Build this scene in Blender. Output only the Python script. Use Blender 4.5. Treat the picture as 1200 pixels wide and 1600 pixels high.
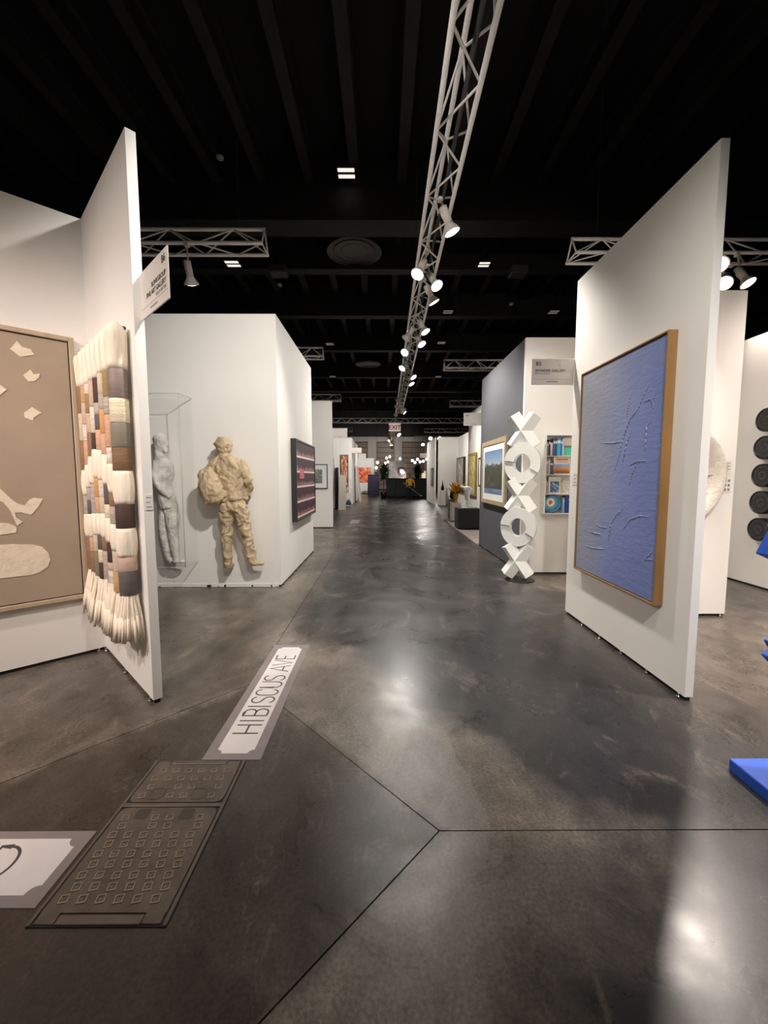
import bpy, math, random
from mathutils import Vector, Matrix, noise

random.seed(7)
for o in list(bpy.data.objects):
    bpy.data.objects.remove(o)
SC = bpy.context.scene
COL = SC.collection

# ------------------------------------------------------------------ camera
CAM_H = 1.48
PITCH = math.atan(55 / 640)
YAW = math.atan(3 / 640)
cam_data = bpy.data.cameras.new('camera')
cam_data.sensor_fit = 'VERTICAL'
cam_data.sensor_height = 36.0
cam_data.lens = 640 / 1600 * 36.0
cam_data.clip_start = 0.05
cam_data.clip_end = 200
cam = bpy.data.objects.new('camera', cam_data)
COL.objects.link(cam)
cam.location = (0, 0, CAM_H)
cam.rotation_euler = (math.pi / 2 - PITCH, 0, -YAW)
SC.camera = cam

# ------------------------------------------------------------------ world and exposure
world = bpy.data.worlds.new('world')
SC.world = world
world.use_nodes = True
world.node_tree.nodes['Background'].inputs[0].default_value = (1.0, 0.93, 0.88, 1)
world.node_tree.nodes['Background'].inputs[1].default_value = 0.05
SC.view_settings.view_transform = 'Standard'
SC.view_settings.look = 'None'
SC.view_settings.gamma = 1.0
SC.view_settings.use_curve_mapping = False
SC.view_settings.exposure = 0.25
LAMP_POWER = 1.0          # scales every lamp of the hall
WARM = (1.0, 0.88, 0.79)
PINK = (1.0, 0.86, 0.78)
NEUTRAL = (1.0, 0.95, 0.885)

# ------------------------------------------------------------------ helpers
def lin(c):
    return tuple((x / 255 / 12.92) if x / 255 <= 0.04045 else ((x / 255 + 0.055) / 1.055) ** 2.4 for x in c)

MATS = {}
def mat(name, rgb, rough=0.6, metal=0.0, var=0.0, vscale=8.0, bump=0.0, bscale=40.0, emit=None, estr=0.0, spec=0.5, stretch=None, rgb2=None):
    """procedural principled material; var / rgb2 mix the colour by noise, bump gives fine relief"""
    if name in MATS:
        return MATS[name]
    m = bpy.data.materials.new(name)
    m.use_nodes = True
    nt = m.node_tree
    b = nt.nodes['Principled BSDF']
    c = lin(rgb)
    b.inputs['Base Color'].default_value = (*c, 1)
    b.inputs['Roughness'].default_value = rough
    b.inputs['Metallic'].default_value = metal
    b.inputs['Specular IOR Level'].default_value = spec
    if emit:
        b.inputs['Emission Color'].default_value = (*lin(emit), 1)
        b.inputs['Emission Strength'].default_value = estr
    if var or bump or rgb2:
        tc = nt.nodes.new('ShaderNodeTexCoord')
        mp = nt.nodes.new('ShaderNodeMapping')
        nt.links.new(tc.outputs['Object'], mp.inputs[0])
        if stretch:
            mp.inputs['Scale'].default_value = stretch
    if var or rgb2:
        n = nt.nodes.new('ShaderNodeTexNoise')
        n.inputs['Scale'].default_value = vscale
        n.inputs['Detail'].default_value = 6
        r = nt.nodes.new('ShaderNodeValToRGB')
        if rgb2:
            r.color_ramp.elements[0].color = (*c, 1)
            r.color_ramp.elements[1].color = (*lin(rgb2), 1)
        else:
            r.color_ramp.elements[0].color = (*[x * (1 - var) for x in c], 1)
            r.color_ramp.elements[1].color = (*[min(1, x * (1 + var)) for x in c], 1)
        r.color_ramp.elements[0].position = 0.35
        r.color_ramp.elements[1].position = 0.65
        nt.links.new(mp.outputs[0], n.inputs['Vector'])
        nt.links.new(n.outputs['Fac'], r.inputs[0])
        nt.links.new(r.outputs[0], b.inputs['Base Color'])
    if bump:
        n2 = nt.nodes.new('ShaderNodeTexNoise')
        n2.inputs['Scale'].default_value = bscale
        n2.inputs['Detail'].default_value = 4
        bp = nt.nodes.new('ShaderNodeBump')
        bp.inputs['Strength'].default_value = bump
        bp.inputs['Distance'].default_value = 0.01
        nt.links.new(mp.outputs[0], n2.inputs['Vector'])
        nt.links.new(n2.outputs['Fac'], bp.inputs['Height'])
        nt.links.new(bp.outputs[0], b.inputs['Normal'])
    MATS[name] = m
    return m

def wmat(o):
    m = o.matrix_basis.copy()
    while o.parent:
        o = o.parent
        m = o.matrix_basis @ m
    return m

def tag(o, label=None, cat=None, group=None, kind=None):
    if label: o['label'] = label
    if cat: o['category'] = cat
    if group: o['group'] = group
    if kind: o['kind'] = kind
    return o

def thing(name, loc, label=None, cat=None, group=None, rotz=0.0, kind=None):
    o = bpy.data.objects.new(name, None)
    o.empty_display_size = 0.1
    COL.objects.link(o)
    o.location = loc
    o.rotation_euler = (0, 0, rotz)
    return tag(o, label, cat, group, kind)

class MB:
    """collects shapes (world or parent-local coordinates) and links them as one mesh object"""
    def __init__(s):
        s.v = []; s.f = []; s.uv = {}; s.sm = []
    def add(s, verts, faces, M=None, smooth=False):
        k = len(s.v)
        s.v += [tuple(M @ Vector(p)) if M else tuple(p) for p in verts]
        for f in faces:
            s.f.append(tuple(i + k for i in f)); s.sm.append(smooth)
        return s
    def box(s, lo, hi, M=None):
        (a, b, c), (d, e, f) = lo, hi
        v = [(a, b, c), (d, b, c), (d, e, c), (a, e, c), (a, b, f), (d, b, f), (d, e, f), (a, e, f)]
        return s.add(v, [(3, 2, 1, 0), (4, 5, 6, 7), (0, 1, 5, 4), (1, 2, 6, 5), (2, 3, 7, 6), (3, 0, 4, 7)], M)
    def bbox(s, lo, hi, r=0.004, M=None):
        """box with chamfered vertical and horizontal edges"""
        (a, b, c), (d, e, f) = lo, hi
        r = min(r, (d - a) * .45, (e - b) * .45, (f - c) * .45)
        rings = []
        for z, i in ((c, r), (c + r, 0), (f - r, 0), (f, r)):
            x0, x1, y0, y1 = a + i, d - i, b + i, e - i
            k = r if i == 0 else r * .4
            rings.append([(x0 + k, y0, z), (x1 - k, y0, z), (x1, y0 + k, z), (x1, y1 - k, z), (x1 - k, y1, z), (x0 + k, y1, z), (x0, y1 - k, z), (x0, y0 + k, z)])
        v = [p for q in rings for p in q]
        fs = [tuple(range(7, -1, -1)), tuple(range(24, 32))]
        for j in range(3):
            for i in range(8):
                fs.append((j * 8 + i, j * 8 + (i + 1) % 8, j * 8 + 8 + (i + 1) % 8, j * 8 + 8 + i))
        return s.add(v, fs, M)
    def tube(s, p0, p1, r0, r1=None, n=8, cap=True, M=None, smooth=True):
        p0, p1 = Vector(p0), Vector(p1)
        r1 = r0 if r1 is None else r1
        d = (p1 - p0).normalized()
        a = d.orthogonal().normalized(); b = d.cross(a)
        v = []
        for p, r in ((p0, r0), (p1, r1)):
            for i in range(n):
                t = 2 * math.pi * i / n
                v.append(p + a * (r * math.cos(t)) + b * (r * math.sin(t)))
        fs = [(i, (i + 1) % n, n + (i + 1) % n, n + i) for i in range(n)]
        s.add(v, fs, M, smooth)
        if cap:
            k = len(s.v) - 2 * n
            s.f += [tuple(range(k + n - 1, k - 1, -1)), tuple(range(k + n, k + 2 * n))]; s.sm += [False, False]
        return s
    def lathe(s, prof, c=(0, 0, 0), n=24, M=None, smooth=True, flute=None):
        v = []; m = len(prof)
        for j, (r, z) in enumerate(prof):
            for i in range(n):
                t = 2 * math.pi * i / n
                q = r * (flute(t, z) if flute else 1)
                v.append((c[0] + q * math.cos(t), c[1] + q * math.sin(t), c[2] + z))
        fs = [(j * n + i, j * n + (i + 1) % n, (j + 1) * n + (i + 1) % n, (j + 1) * n + i) for j in range(m - 1) for i in range(n)]
        s.add(v, fs, M, smooth)
        k = len(s.v) - m * n
        s.f += [tuple(range(k + n - 1, k - 1, -1)), tuple(range(k + (m - 1) * n, k + m * n))]; s.sm += [False, False]
        return s
    def prism(s, poly, z0, z1, M=None):
        """2-D polygon (counter-clockwise) extruded from z0 to z1"""
        n = len(poly)
        v = [(x, y, z0) for x, y in poly] + [(x, y, z1) for x, y in poly]
        fs = [tuple(range(n - 1, -1, -1)), tuple(range(n, 2 * n))] + [(i, (i + 1) % n, n + (i + 1) % n, n + i) for i in range(n)]
        return s.add(v, fs, M)
    def ribbon(s, pts, w, z0, z1, M=None, closed=False):
        """flat stroke of width w along a 2-D polyline"""
        P = [Vector(p) for p in pts]; n = len(P)
        L = []; R = []
        for i in range(n):
            a = P[(i - 1) % n] if (closed or i > 0) else None
            b = P[(i + 1) % n] if (closed or i < n - 1) else None
            d1 = (P[i] - a).normalized() if a is not None else None
            d2 = (b - P[i]).normalized() if b is not None else None
            d = ((d1 or d2) + (d2 or d1))
            d = d.normalized() if d.length > 1e-6 else d2
            nn = Vector((-d.y, d.x))
            k = 1.0
            if d1 is not None and d2 is not None:
                k = 1 / max(0.5, nn.dot(Vector((-d2.y, d2.x))))
            L.append(P[i] + nn * (w / 2 * k)); R.append(P[i] - nn * (w / 2 * k))
        v = [(p.x, p.y, z1) for p in L] + [(p.x, p.y, z1) for p in R] + [(p.x, p.y, z0) for p in L] + [(p.x, p.y, z0) for p in R]
        fs = []
        for i in range(n if closed else n - 1):
            j = (i + 1) % n
            fs += [(n + i, n + j, j, i), (2 * n + i, i, j, 2 * n + j), (3 * n + j, n + j, n + i, 3 * n + i)]
        return s.add(v, fs, M)
    def quad_uv(s, p00, p10, p11, p01):
        k = len(s.v)
        s.v += [tuple(p) for p in (p00, p10, p11, p01)]
        s.uv[len(s.f)] = [(0, 0), (1, 0), (1, 1), (0, 1)]
        s.f.append((k, k + 1, k + 2, k + 3)); s.sm.append(False)
        return s
    def mesh(s, name):
        me = bpy.data.meshes.new(name)
        me.from_pydata(s.v, [], s.f)
        me.polygons.foreach_set('use_smooth', s.sm)
        if s.uv:
            l = me.uv_layers.new(name='UVMap')
            for fi, c in s.uv.items():
                for li, q in zip(me.polygons[fi].loop_indices, c):
                    l.data[li].uv = q
        me.update()
        return me
    def build(s, name, m, parent=None, local=False, label=None, cat=None, group=None, kind=None):
        if parent is not None:
            if not local:
                I = wmat(parent).inverted()
                s.v = [tuple(I @ Vector(p)) for p in s.v]
            o = bpy.data.objects.new(name, s.mesh(name))
            COL.objects.link(o)
            o.parent = parent
        else:
            xs = [p[0] for p in s.v]; ys = [p[1] for p in s.v]; zs = [p[2] for p in s.v]
            L = ((min(xs) + max(xs)) / 2, (min(ys) + max(ys)) / 2, min(zs))
            s.v = [(p[0] - L[0], p[1] - L[1], p[2] - L[2]) for p in s.v]
            o = bpy.data.objects.new(name, s.mesh(name))
            COL.objects.link(o)
            o.location = L
        if m:
            o.data.materials.append(m)
        return tag(o, label, cat, group, kind)

def inst(name, me, parent, M):
    """a part that shares mesh data"""
    o = bpy.data.objects.new(name, me)
    COL.objects.link(o)
    o.parent = parent
    o.matrix_basis = M
    return o

def frameM(o, x, y, z):
    """matrix from an origin and three axes"""
    x, y, z, o = Vector(x), Vector(y), Vector(z), Vector(o)
    return Matrix(((x.x, y.x, z.x, o.x), (x.y, y.y, z.y, o.y), (x.z, y.z, z.z, o.z), (0, 0, 0, 1)))

def text(parent, body, M, size, m, align='LEFT', bold=0.0, name='lettering', space=1.0):
    cu = bpy.data.curves.new('t', 'FONT')
    cu.body = body; cu.size = size; cu.align_x = align; cu.offset = bold; cu.extrude = 0.0006; cu.resolution_u = 3
    cu.space_character = space
    t = bpy.data.objects.new('t', cu)
    COL.objects.link(t)
    dg = bpy.context.evaluated_depsgraph_get()
    me = bpy.data.meshes.new_from_object(t.evaluated_get(dg))
    bpy.data.objects.remove(t)
    me.transform(wmat(parent).inverted() @ M)
    me.materials.clear(); me.materials.append(m)
    me.name = name
    o = bpy.data.objects.new(name, me)
    COL.objects.link(o); o.parent = parent
    return o

def remeshed(mb, voxel, smooth_it=4, disp=None, M=None):
    """joins overlapping lofts into one continuous surface; disp(co, normal) -> offset along the normal"""
    me = mb.mesh('t')
    t = bpy.data.objects.new('t', me)
    COL.objects.link(t)
    md = t.modifiers.new('r', 'REMESH'); md.mode = 'VOXEL'; md.voxel_size = voxel
    if smooth_it:
        sm = t.modifiers.new('s', 'SMOOTH'); sm.iterations = smooth_it; sm.factor = 0.5
    dg = bpy.context.evaluated_depsgraph_get()
    out = bpy.data.meshes.new_from_object(t.evaluated_get(dg))
    bpy.data.objects.remove(t)
    if disp:
        ns = [v.normal.copy() for v in out.vertices]
        for v, n in zip(out.vertices, ns):
            v.co = v.co + n * disp(v.co, n)
    if M:
        out.transform(M)
    return out

def mesh_part(name, me, m, parent, smooth=False):
    me.materials.clear(); me.materials.append(m)
    for p in me.polygons: p.use_smooth = smooth
    me.name = name
    o = bpy.data.objects.new(name, me)
    COL.objects.link(o); o.parent = parent
    return o

def loft(mb, chain, n=12, up=(0, 0, 1)):
    """closed tube through (point, radius across, radius in depth); ends are rounded caps"""
    P = [Vector(c[0]) for c in chain]
    v = []
    m = len(P)
    for i in range(m):
        d = (P[min(i + 1, m - 1)] - P[max(i - 1, 0)]).normalized()
        y = Vector((0, 1, 0)); y = (y - d * y.dot(d))
        if y.length < 0.2:
            y = Vector((0, 0, 1)) - d * d.z
        y.normalize()
        x = y.cross(d).normalized()
        a, b = chain[i][1], chain[i][2]
        for k in range(n):
            t = 2 * math.pi * k / n
            v.append(P[i] + x * (a * math.cos(t)) + y * (b * math.sin(t)))
    fs = [(j * n + k, j * n + (k + 1) % n, (j + 1) * n + (k + 1) % n, (j + 1) * n + k) for j in range(m - 1) for k in range(n)]
    fs += [tuple(range(n - 1, -1, -1)), tuple(range((m - 1) * n, m * n))]
    mb.add(v, fs, None, True)
    return mb

# ------------------------------------------------------------------ materials
def wall_mat(name, rgb, rough=0.75):
    return mat(name, rgb, rough, var=0.012, vscale=1.4, bump=0.03, bscale=160, spec=0.25)
WHITE = wall_mat('white_wall_paint', (236, 232, 226))
DARKWALL = wall_mat('charcoal_wall_paint', (92, 92, 97))
BLACKGAP = mat('black_plinth_strip', (22, 22, 22), 0.7)
ALU = mat('brushed_aluminium', (236, 230, 224), 0.38, 0.25, var=0.05, vscale=30, bump=0.05, bscale=90)
BLACK = mat('matt_black_paint', (10, 10, 11), 0.75, bump=0.1, bscale=20)
JOIST = mat('black_joist_paint', (40, 38, 37), 0.6, var=0.2, vscale=3)
LAMPW = mat('white_lamp_enamel', (214, 204, 194), 0.4)
LENS = mat('lit_lamp_lens', (255, 255, 250), 0.3, emit=(255, 246, 232), estr=14)
INK = mat('black_sign_ink', (38, 36, 35), 0.6)
INKGREY = mat('grey_sign_ink', (128, 122, 118), 0.6)
SIGNW = mat('white_sign_board', (226, 219, 212), 0.5, bump=0.02)
CHROME = mat('polished_steel', (190, 190, 190), 0.2, 1.0, var=0.05)
LABELW = mat('white_label_card', (228, 224, 219), 0.5)

def floor_material():
    m = bpy.data.materials.new('polished_concrete')
    m.use_nodes = True
    nt = m.node_tree; N = nt.nodes.new; L = nt.links.new
    b = nt.nodes['Principled BSDF']
    g = N('ShaderNodeNewGeometry')
    def nz(scale, detail=6, rough=0.6, dist=0.0, sc=(1, 1, 1), off=(0, 0, 0)):
        mp = N('ShaderNodeMapping'); mp.inputs['Scale'].default_value = sc; mp.inputs['Location'].default_value = off
        L(g.outputs['Position'], mp.inputs[0])
        n = N('ShaderNodeTexNoise'); n.inputs['Scale'].default_value = scale; n.inputs['Detail'].default_value = detail
        n.inputs['Roughness'].default_value = rough; n.inputs['Distortion'].default_value = dist
        L(mp.outputs[0], n.inputs['Vector']); return n.outputs['Fac']
    def ramp(f, stops):
        r = N('ShaderNodeValToRGB')
        e = r.color_ramp.elements
        e[0].position, e[1].position = stops[0][0], stops[-1][0]
        e[0].color, e[1].color = stops[0][1], stops[-1][1]
        for p, c in stops[1:-1]:
            q = e.new(p); q.color = c
        L(f, r.inputs[0]); return r.outputs[0]
    def c4(rgb): return (*lin(rgb), 1)
    big = nz(0.55, 9, 0.66, 0.9)
    def math_(op, a, b=0.0):
        m_ = N('ShaderNodeMath'); m_.operation = op
        for i_, x_ in enumerate((a, b)):
            if isinstance(x_, (int, float)): m_.inputs[i_].default_value = x_
            else: L(x_, m_.inputs[i_])
        return m_.outputs[0]
    def mixc(f, a, b_):
        m_ = N('ShaderNodeMix'); m_.data_type = 'RGBA'
        L(f, m_.inputs[0]); L(a, m_.inputs[6]); L(b_, m_.inputs[7]); return m_.outputs[2]
    sp = N('ShaderNodeSeparateXYZ'); L(g.outputs['Position'], sp.inputs[0])
    # worn, patched pours: rusty diamond around the hatch, pale worn belt beside it, dark burnished aisle
    wob = math_('MULTIPLY', math_('SUBTRACT', nz(0.9, 9, 0.62, 0.4, (1, 1, 1), (2, 5, 0)), .5), 2.2)
    dia = math_('ADD', math_('ABSOLUTE', math_('ADD', sp.outputs[0], .935)), math_('ABSOLUTE', math_('SUBTRACT', sp.outputs[1], 1.597)))
    belt = math_('ADD', dia, wob)
    inner = ramp(big, [(0.32, c4((48, 42, 38))), (0.5, c4((70, 61, 54))), (0.66, c4((100, 90, 80)))])
    pale = ramp(big, [(0.32, c4((96, 89, 82))), (0.5, c4((126, 117, 107))), (0.66, c4((150, 140, 128)))])
    dark = ramp(big, [(0.32, c4((34, 34, 36))), (0.5, c4((50, 49, 50))), (0.68, c4((76, 73, 70)))])
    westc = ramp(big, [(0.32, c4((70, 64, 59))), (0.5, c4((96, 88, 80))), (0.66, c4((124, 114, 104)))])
    mdiv = N('ShaderNodeMapRange'); mdiv.inputs[1].default_value = 1.9; mdiv.inputs[2].default_value = 2.3; L(belt, mdiv.inputs[0])
    outer = mixc(mdiv.outputs[0], pale, dark)
    mw = N('ShaderNodeMapRange'); mw.inputs[1].default_value = -.7; mw.inputs[2].default_value = -1.0; L(math_('ADD', sp.outputs[0], math_('MULTIPLY', wob, .12)), mw.inputs[0])
    outer = mixc(mw.outputs[0], outer, westc)
    me_ = N('ShaderNodeMapRange'); me_.inputs[1].default_value = 1.5; me_.inputs[2].default_value = 2.6; me_.inputs[4].default_value = .8; L(math_('ADD', sp.outputs[0], math_('MULTIPLY', wob, .5)), me_.inputs[0])  # paler east side: booth lamp light painted into the concrete colour
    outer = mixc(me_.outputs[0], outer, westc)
    mi = N('ShaderNodeMapRange'); mi.inputs[1].default_value = 1.26; mi.inputs[2].default_value = 1.18; L(math_('ADD', dia, math_('MULTIPLY', wob, .03)), mi.inputs[0])
    col = mixc(mi.outputs[0], outer, inner)
    fine = nz(6.0, 12, 0.75, 0.5, (1, .6, 1))
    fcol = ramp(fine, [(0.30, (.42, .42, .42, 1)), (0.45, (.82, .82, .82, 1)), (0.55, (1.0, 1.0, 1.0, 1)), (0.64, (1.25, 1.22, 1.18, 1)), (0.76, (1.9, 1.8, 1.68, 1))])
    mx = N('ShaderNodeMix'); mx.data_type = 'RGBA'; mx.blend_type = 'MULTIPLY'; mx.inputs[0].default_value = 1
    L(col, mx.inputs[6]); L(fcol, mx.inputs[7])
    # pale worn streaks
    st = nz(3.2, 12, 0.78, 1.2, (1, .55, 1), (3, 7, 0))
    sr = ramp(st, [(0.56, (0, 0, 0, 1)), (0.70, (.6, .6, .6, 1))])
    mx2 = N('ShaderNodeMix'); mx2.data_type = 'RGBA'; L(sr, mx2.inputs[0]); L(mx.outputs[2], mx2.inputs[6]); mx2.inputs[7].default_value = c4((140, 130, 118))
    # pale rubbed edges beside the saw cuts and fine aggregate speckle
    ed = N('ShaderNodeMapRange'); ed.inputs[1].default_value = .13; ed.inputs[2].default_value = .0; L(math_('ABSOLUTE', math_('SUBTRACT', dia, 1.21)), ed.inputs[0])
    en = ramp(nz(4.5, 10, 0.75, 0.8, (1, 1, 1), (1, 2, 0)), [(0.46, (0, 0, 0, 1)), (0.66, (.8, .8, .8, 1))])
    em_ = math_('MULTIPLY', ed.outputs[0], en)
    edge_rgb = N('ShaderNodeRGB'); edge_rgb.outputs[0].default_value = c4((136, 126, 115))
    c3 = mixc(em_, mx2.outputs[2], edge_rgb.outputs[0])
    spk = ramp(nz(70, 3, 0.6), [(0.36, (.72, .72, .72, 1)), (0.5, (1, 1, 1, 1)), (0.66, (1.3, 1.28, 1.25, 1))])
    mx4 = N('ShaderNodeMix'); mx4.data_type = 'RGBA'; mx4.blend_type = 'MULTIPLY'; mx4.inputs[0].default_value = 1
    L(c3, mx4.inputs[6]); L(spk, mx4.inputs[7])
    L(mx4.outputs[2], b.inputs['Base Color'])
    rr = ramp(nz(1.6, 8, 0.65, 0.8, (1, 1, 1), (11, 3, 0)), [(0.32, (.22, .22, .22, 1)), (0.7, (.42, .42, .42, 1))])
    L(rr, b.inputs['Roughness'])
    b.inputs['Specular IOR Level'].default_value = 0.5
    bp = N('ShaderNodeBump'); bp.inputs['Strength'].default_value = 0.06; bp.inputs['Distance'].default_value = 0.004
    L(nz(22, 8, 0.7), bp.inputs['Height']); L(bp.outputs[0], b.inputs['Normal'])
    return m
CONCRETE = floor_material()

# ------------------------------------------------------------------ hall shell
XA, XB, YA, YB, ZC = -15.0, 15.0, -6.0, 46.0, 9.0
fl = MB().box((XA, YA, -.12), (XB, YB, -.03)).build('floor', mat('joint_filler', (38, 34, 31), .8), label='dark polished concrete floor with saw-cut joints', kind='structure')
def inset(poly, d):
    n = len(poly); out = []
    for i in range(n):
        p0, p1, p2 = (Vector(poly[(i + k) % n]) for k in (-1, 0, 1))
        a = (p1 - p0).normalized(); b = (p2 - p1).normalized()
        n1 = Vector((-a.y, a.x)); n2 = Vector((-b.y, b.x))
        k = d / (1 + n1.dot(n2))
        out.append(tuple(p1 + (n1 + n2) * k))
    return out
CX, DY0, DYC, DY1, JY = -.935, .36, 1.597, 2.84, 14.7
slabs = [
    [(.24, DYC), (CX, DY1), (-2.11, DYC), (CX, DY0)],
    [(CX, DY1), (.24, DYC), (XB, DYC), (XB, JY), (CX, JY)],
    [(CX, JY), (XA, JY), (XA, DYC), (-2.11, DYC), (CX, DY1)],
    [(.24, DYC), (CX, DY0), (CX, YA), (XB, YA), (XB, DYC)],
    [(CX, DY0), (-2.11, DYC), (XA, DYC), (XA, YA), (CX, YA)],
    [(CX, JY), (XB, JY), (XB, YB), (CX, YB)],
    [(CX, YB), (XA, YB), (XA, JY), (CX, JY)]]
for p in slabs:
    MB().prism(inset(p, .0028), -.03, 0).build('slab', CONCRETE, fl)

ceil = MB().box((XA, YA, ZC), (XB, YB, ZC + .1)).build('ceiling', BLACK, label='black painted hall ceiling with exposed joists', kind='structure')
for k in range(-12, 13):
    x = -.63 + 1.1 * k
    m = MB()
    m.box((x - .11, YA, ZC - .05), (x + .11, YB, ZC - .001)).box((x - .03, YA, ZC - .5), (x + .03, YB, ZC - .05)).box((x - .11, YA, ZC - .55), (x + .11, YB, ZC - .5))
    m.build('joist', JOIST, ceil)
def girder(y0, y1, z0):
    MB().box((XA, y0, z0), (XB, y1, ZC - .001)).build('girder', JOIST, ceil)
girder(10.4, 11.1, 7.62)
for y in (13.0, 16.6, 21.0, 26.5, 33.0, 40.0):
    girder(y, y + .35, 7.75)
for y in (1.0, 5.0):
    girder(y, y + .2, 8.5)
hallgrey = mat('hall_wall_paint', (44, 42, 40), .8)
MB().box((XA - .2, YA, 0), (XA, YB, ZC)).build('wall_left', BLACK, label='black outer hall wall beyond the booths on one side', kind='structure')
MB().box((XB, YA, 0), (XB + .2, YB, ZC)).build('wall_right', BLACK, label='black outer hall wall beyond the booths on the other side', kind='structure')
MB().box((XA, YA - .2, 0), (XB, YA, ZC)).build('wall_front', BLACK, label='black hall wall behind the viewer', kind='structure')
wb = thing('wall_back', (0, YB, 0), 'grey hall end wall with pilasters and dark shutter doors', kind='structure')
MB().box((XA, YB, 0), (XB, YB + .2, ZC)).build('wall_panel', BLACK, wb)
pil = mat('grey_pilaster_paint', (150, 142, 136), .7, var=.05)
for x0, x1 in ((-8.4, -7.4), (-4.6, -3.4), (-1.6, -.6), (1.35, 2.2), (4.7, 5.9), (8.4, 9.4)):
    MB().bbox((x0, YB - .25, 0), (x1, YB - .01, 5.9), .02).build('pilaster', pil, wb)
MB().box((-9, YB - .22, 5.35), (9.6, YB - .005, 5.88)).build('lintel_band', pil, wb)
shut = mat('brown_shutter', (104, 88, 76), .6)
for x0, x1 in ((-3.4, -1.6), (-.6, 1.35), (2.2, 4.7)):
    for i in range(9):
        MB().bbox((x0 + .02, YB - .1, .1 + i * .58), (x1 - .02, YB - .03, .64 + i * .58), .015).build('shutter_slat', shut, wb)

# ------------------------------------------------------------------ booth walls
WH = 3.5
def panel(name, p0, p1, thick, label, h=WH, m=WHITE, gap=.028, side=1, feet=2, seams=0):
    """partition between two floor points; thickness grows to the side of (p1-p0) rotated +90 deg * side"""
    p0, p1 = Vector((*p0, 0)), Vector((*p1, 0))
    d = (p1 - p0).normalized(); n = Vector((-d.y, d.x, 0)) * side
    L = (p1 - p0).length
    root = thing(name, p0, label, kind='structure')
    M = frameM(p0, d, n, (0, 0, 1))
    MB().box((0, 0, gap), (L, thick, h), M).build('panel', m, root)
    MB().box((.01, min(.012, thick * .3), 0.0), (L - .01, thick - min(.012, thick * .3), gap), M).build('plinth_strip', BLACKGAP, root)
    for i in range(feet):
        s = .05 + (L - .1) * i / max(1, feet - 1)
        for t in ((.0, .03),):
            MB().tube((s, t[0] - .004, 0), (s, t[0] - .004, .014), .016, n=10, M=M).tube((s, t[0] - .004, .014), (s, t[0] - .004, gap + .001), .006, n=8, M=M).build('levelling_foot', CHROME, root)
    return root
T45 = Vector((.717, -.697, 0)); N45 = Vector((-.697, -.717, 0))      # fringe panel direction and face normal
CL = Vector((-2.372, 3.418, 0))                                     # corner of the near booth
G45 = Vector((-.719, -.695, 0)); H45 = Vector((.695, -.719, 0))      # tan picture wall direction and face normal
def xy(v): return (v.x, v.y)
panel('wall_left_corner', xy(CL), xy(CL + T45 * 1.23), .056, 'white angled partition carrying the fringed cord hanging', side=1, feet=3)
panel('wall_left_near', xy(CL), xy(CL + G45 * 2.44), .06, 'white angled partition behind the tan framed picture', side=-1, feet=3)
panel('wall_right_near', (2.0, 4.36), (2.0, 2.585), .055, 'white partition carrying the large blue painting', side=1, feet=6, h=3.47)
panel('wall_right_cross', (2.056, 4.235), (3.645, 4.235), .055, 'white partition behind the round cream wall relief', side=1, feet=2, h=3.33)
panel('wall_right_booth', (5.02, 6.6), (5.02, 1.2), .06, 'white partition with a column of black drums', side=1, feet=4, h=3.36)
# purple-picture booth: front and aisle side
panel('wall_left_middle', (-5.4, 5.427), (-1.36, 5.427), .06, 'white partition behind the wrapped paper figure', side=1, feet=6, h=3.55)
panel('wall_left_aisle', (-1.36, 5.488), (-1.36, 8.05), .06, 'white aisle partition with the magenta shelf picture', side=1, feet=7, h=3.55)
panel('wall_right_charcoal', (2.1, 8.79), (2.1, 6.204), .06, 'charcoal aisle partition with the landscape picture', side=1, m=DARKWALL, feet=6)
panel('wall_right_middle', (2.1, 6.142), (4.6, 6.142), .06, 'white partition behind the wall shelf of books', side=1, feet=4)
for a, b_ in ((-5.2, -2.36), (-2.30, -2.13), (-2.10, -1.76), (-1.74, -1.50), (-1.48, -1.39)):
    MB().bbox((a, 5.416, .002), (b_, 5.4265, .05), .002).build('base_plate', WHITE, bpy.data.objects['wall_left_middle'])
# farther booths
panel('wall_left_far', (-4.6, 11.81), (-1.42, 11.81), .06, 'white partition with the framed black and white photograph', side=1, feet=3, h=3.62)
panel('wall_left_niche', (-4.6, 18.7), (-1.98, 18.7), .06, 'narrow white partition beyond the photograph booth', side=1, feet=2)
panel('wall_left_orange', (-4.6, 21.5), (-1.58, 21.5), .06, 'white partition behind the tall orange picture', side=1, feet=2)
panel('wall_left_orange_aisle', (-1.58, 21.57), (-1.58, 27.0), .06, 'white aisle partition beyond the tall orange picture', side=1, feet=3)
panel('wall_left_end', (-5.0, 36.0), (-.7, 36.0), .08, 'grey white partition behind the red and orange painting', side=1, feet=2, h=3.1)
panel('wall_right_gallery', (2.8, 13.4), (2.8, 8.85), .06, 'white partition behind the gold framed picture', side=1, feet=3)
panel('wall_right_gallery_cross', (2.87, 21.1), (3.9, 21.1), .08, 'white partition behind the black teardrop sculpture', side=1, feet=2)
panel('wall_right_gallery_side', (3.9, 21.09), (3.9, 14.0), .06, 'white partition with the slim dark framed picture', side=1, feet=2)
panel('wall_right_gallery_end', (2.72, 25.0), (2.72, 21.2), .06, 'white aisle partition beside the bar', side=1, feet=2)
# carpeted stand
carpet = MB().prism([(2.06, 8.85), (2.74, 8.85), (2.74, 13.9), (2.1, 13.9)], 0, .025).build('carpet', mat('grey_pink_carpet', (150, 136, 130), .95, var=.08, vscale=60, bump=.4, bscale=300), label='low grey pink carpeted platform under the pedestals', cat='carpet')

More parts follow.
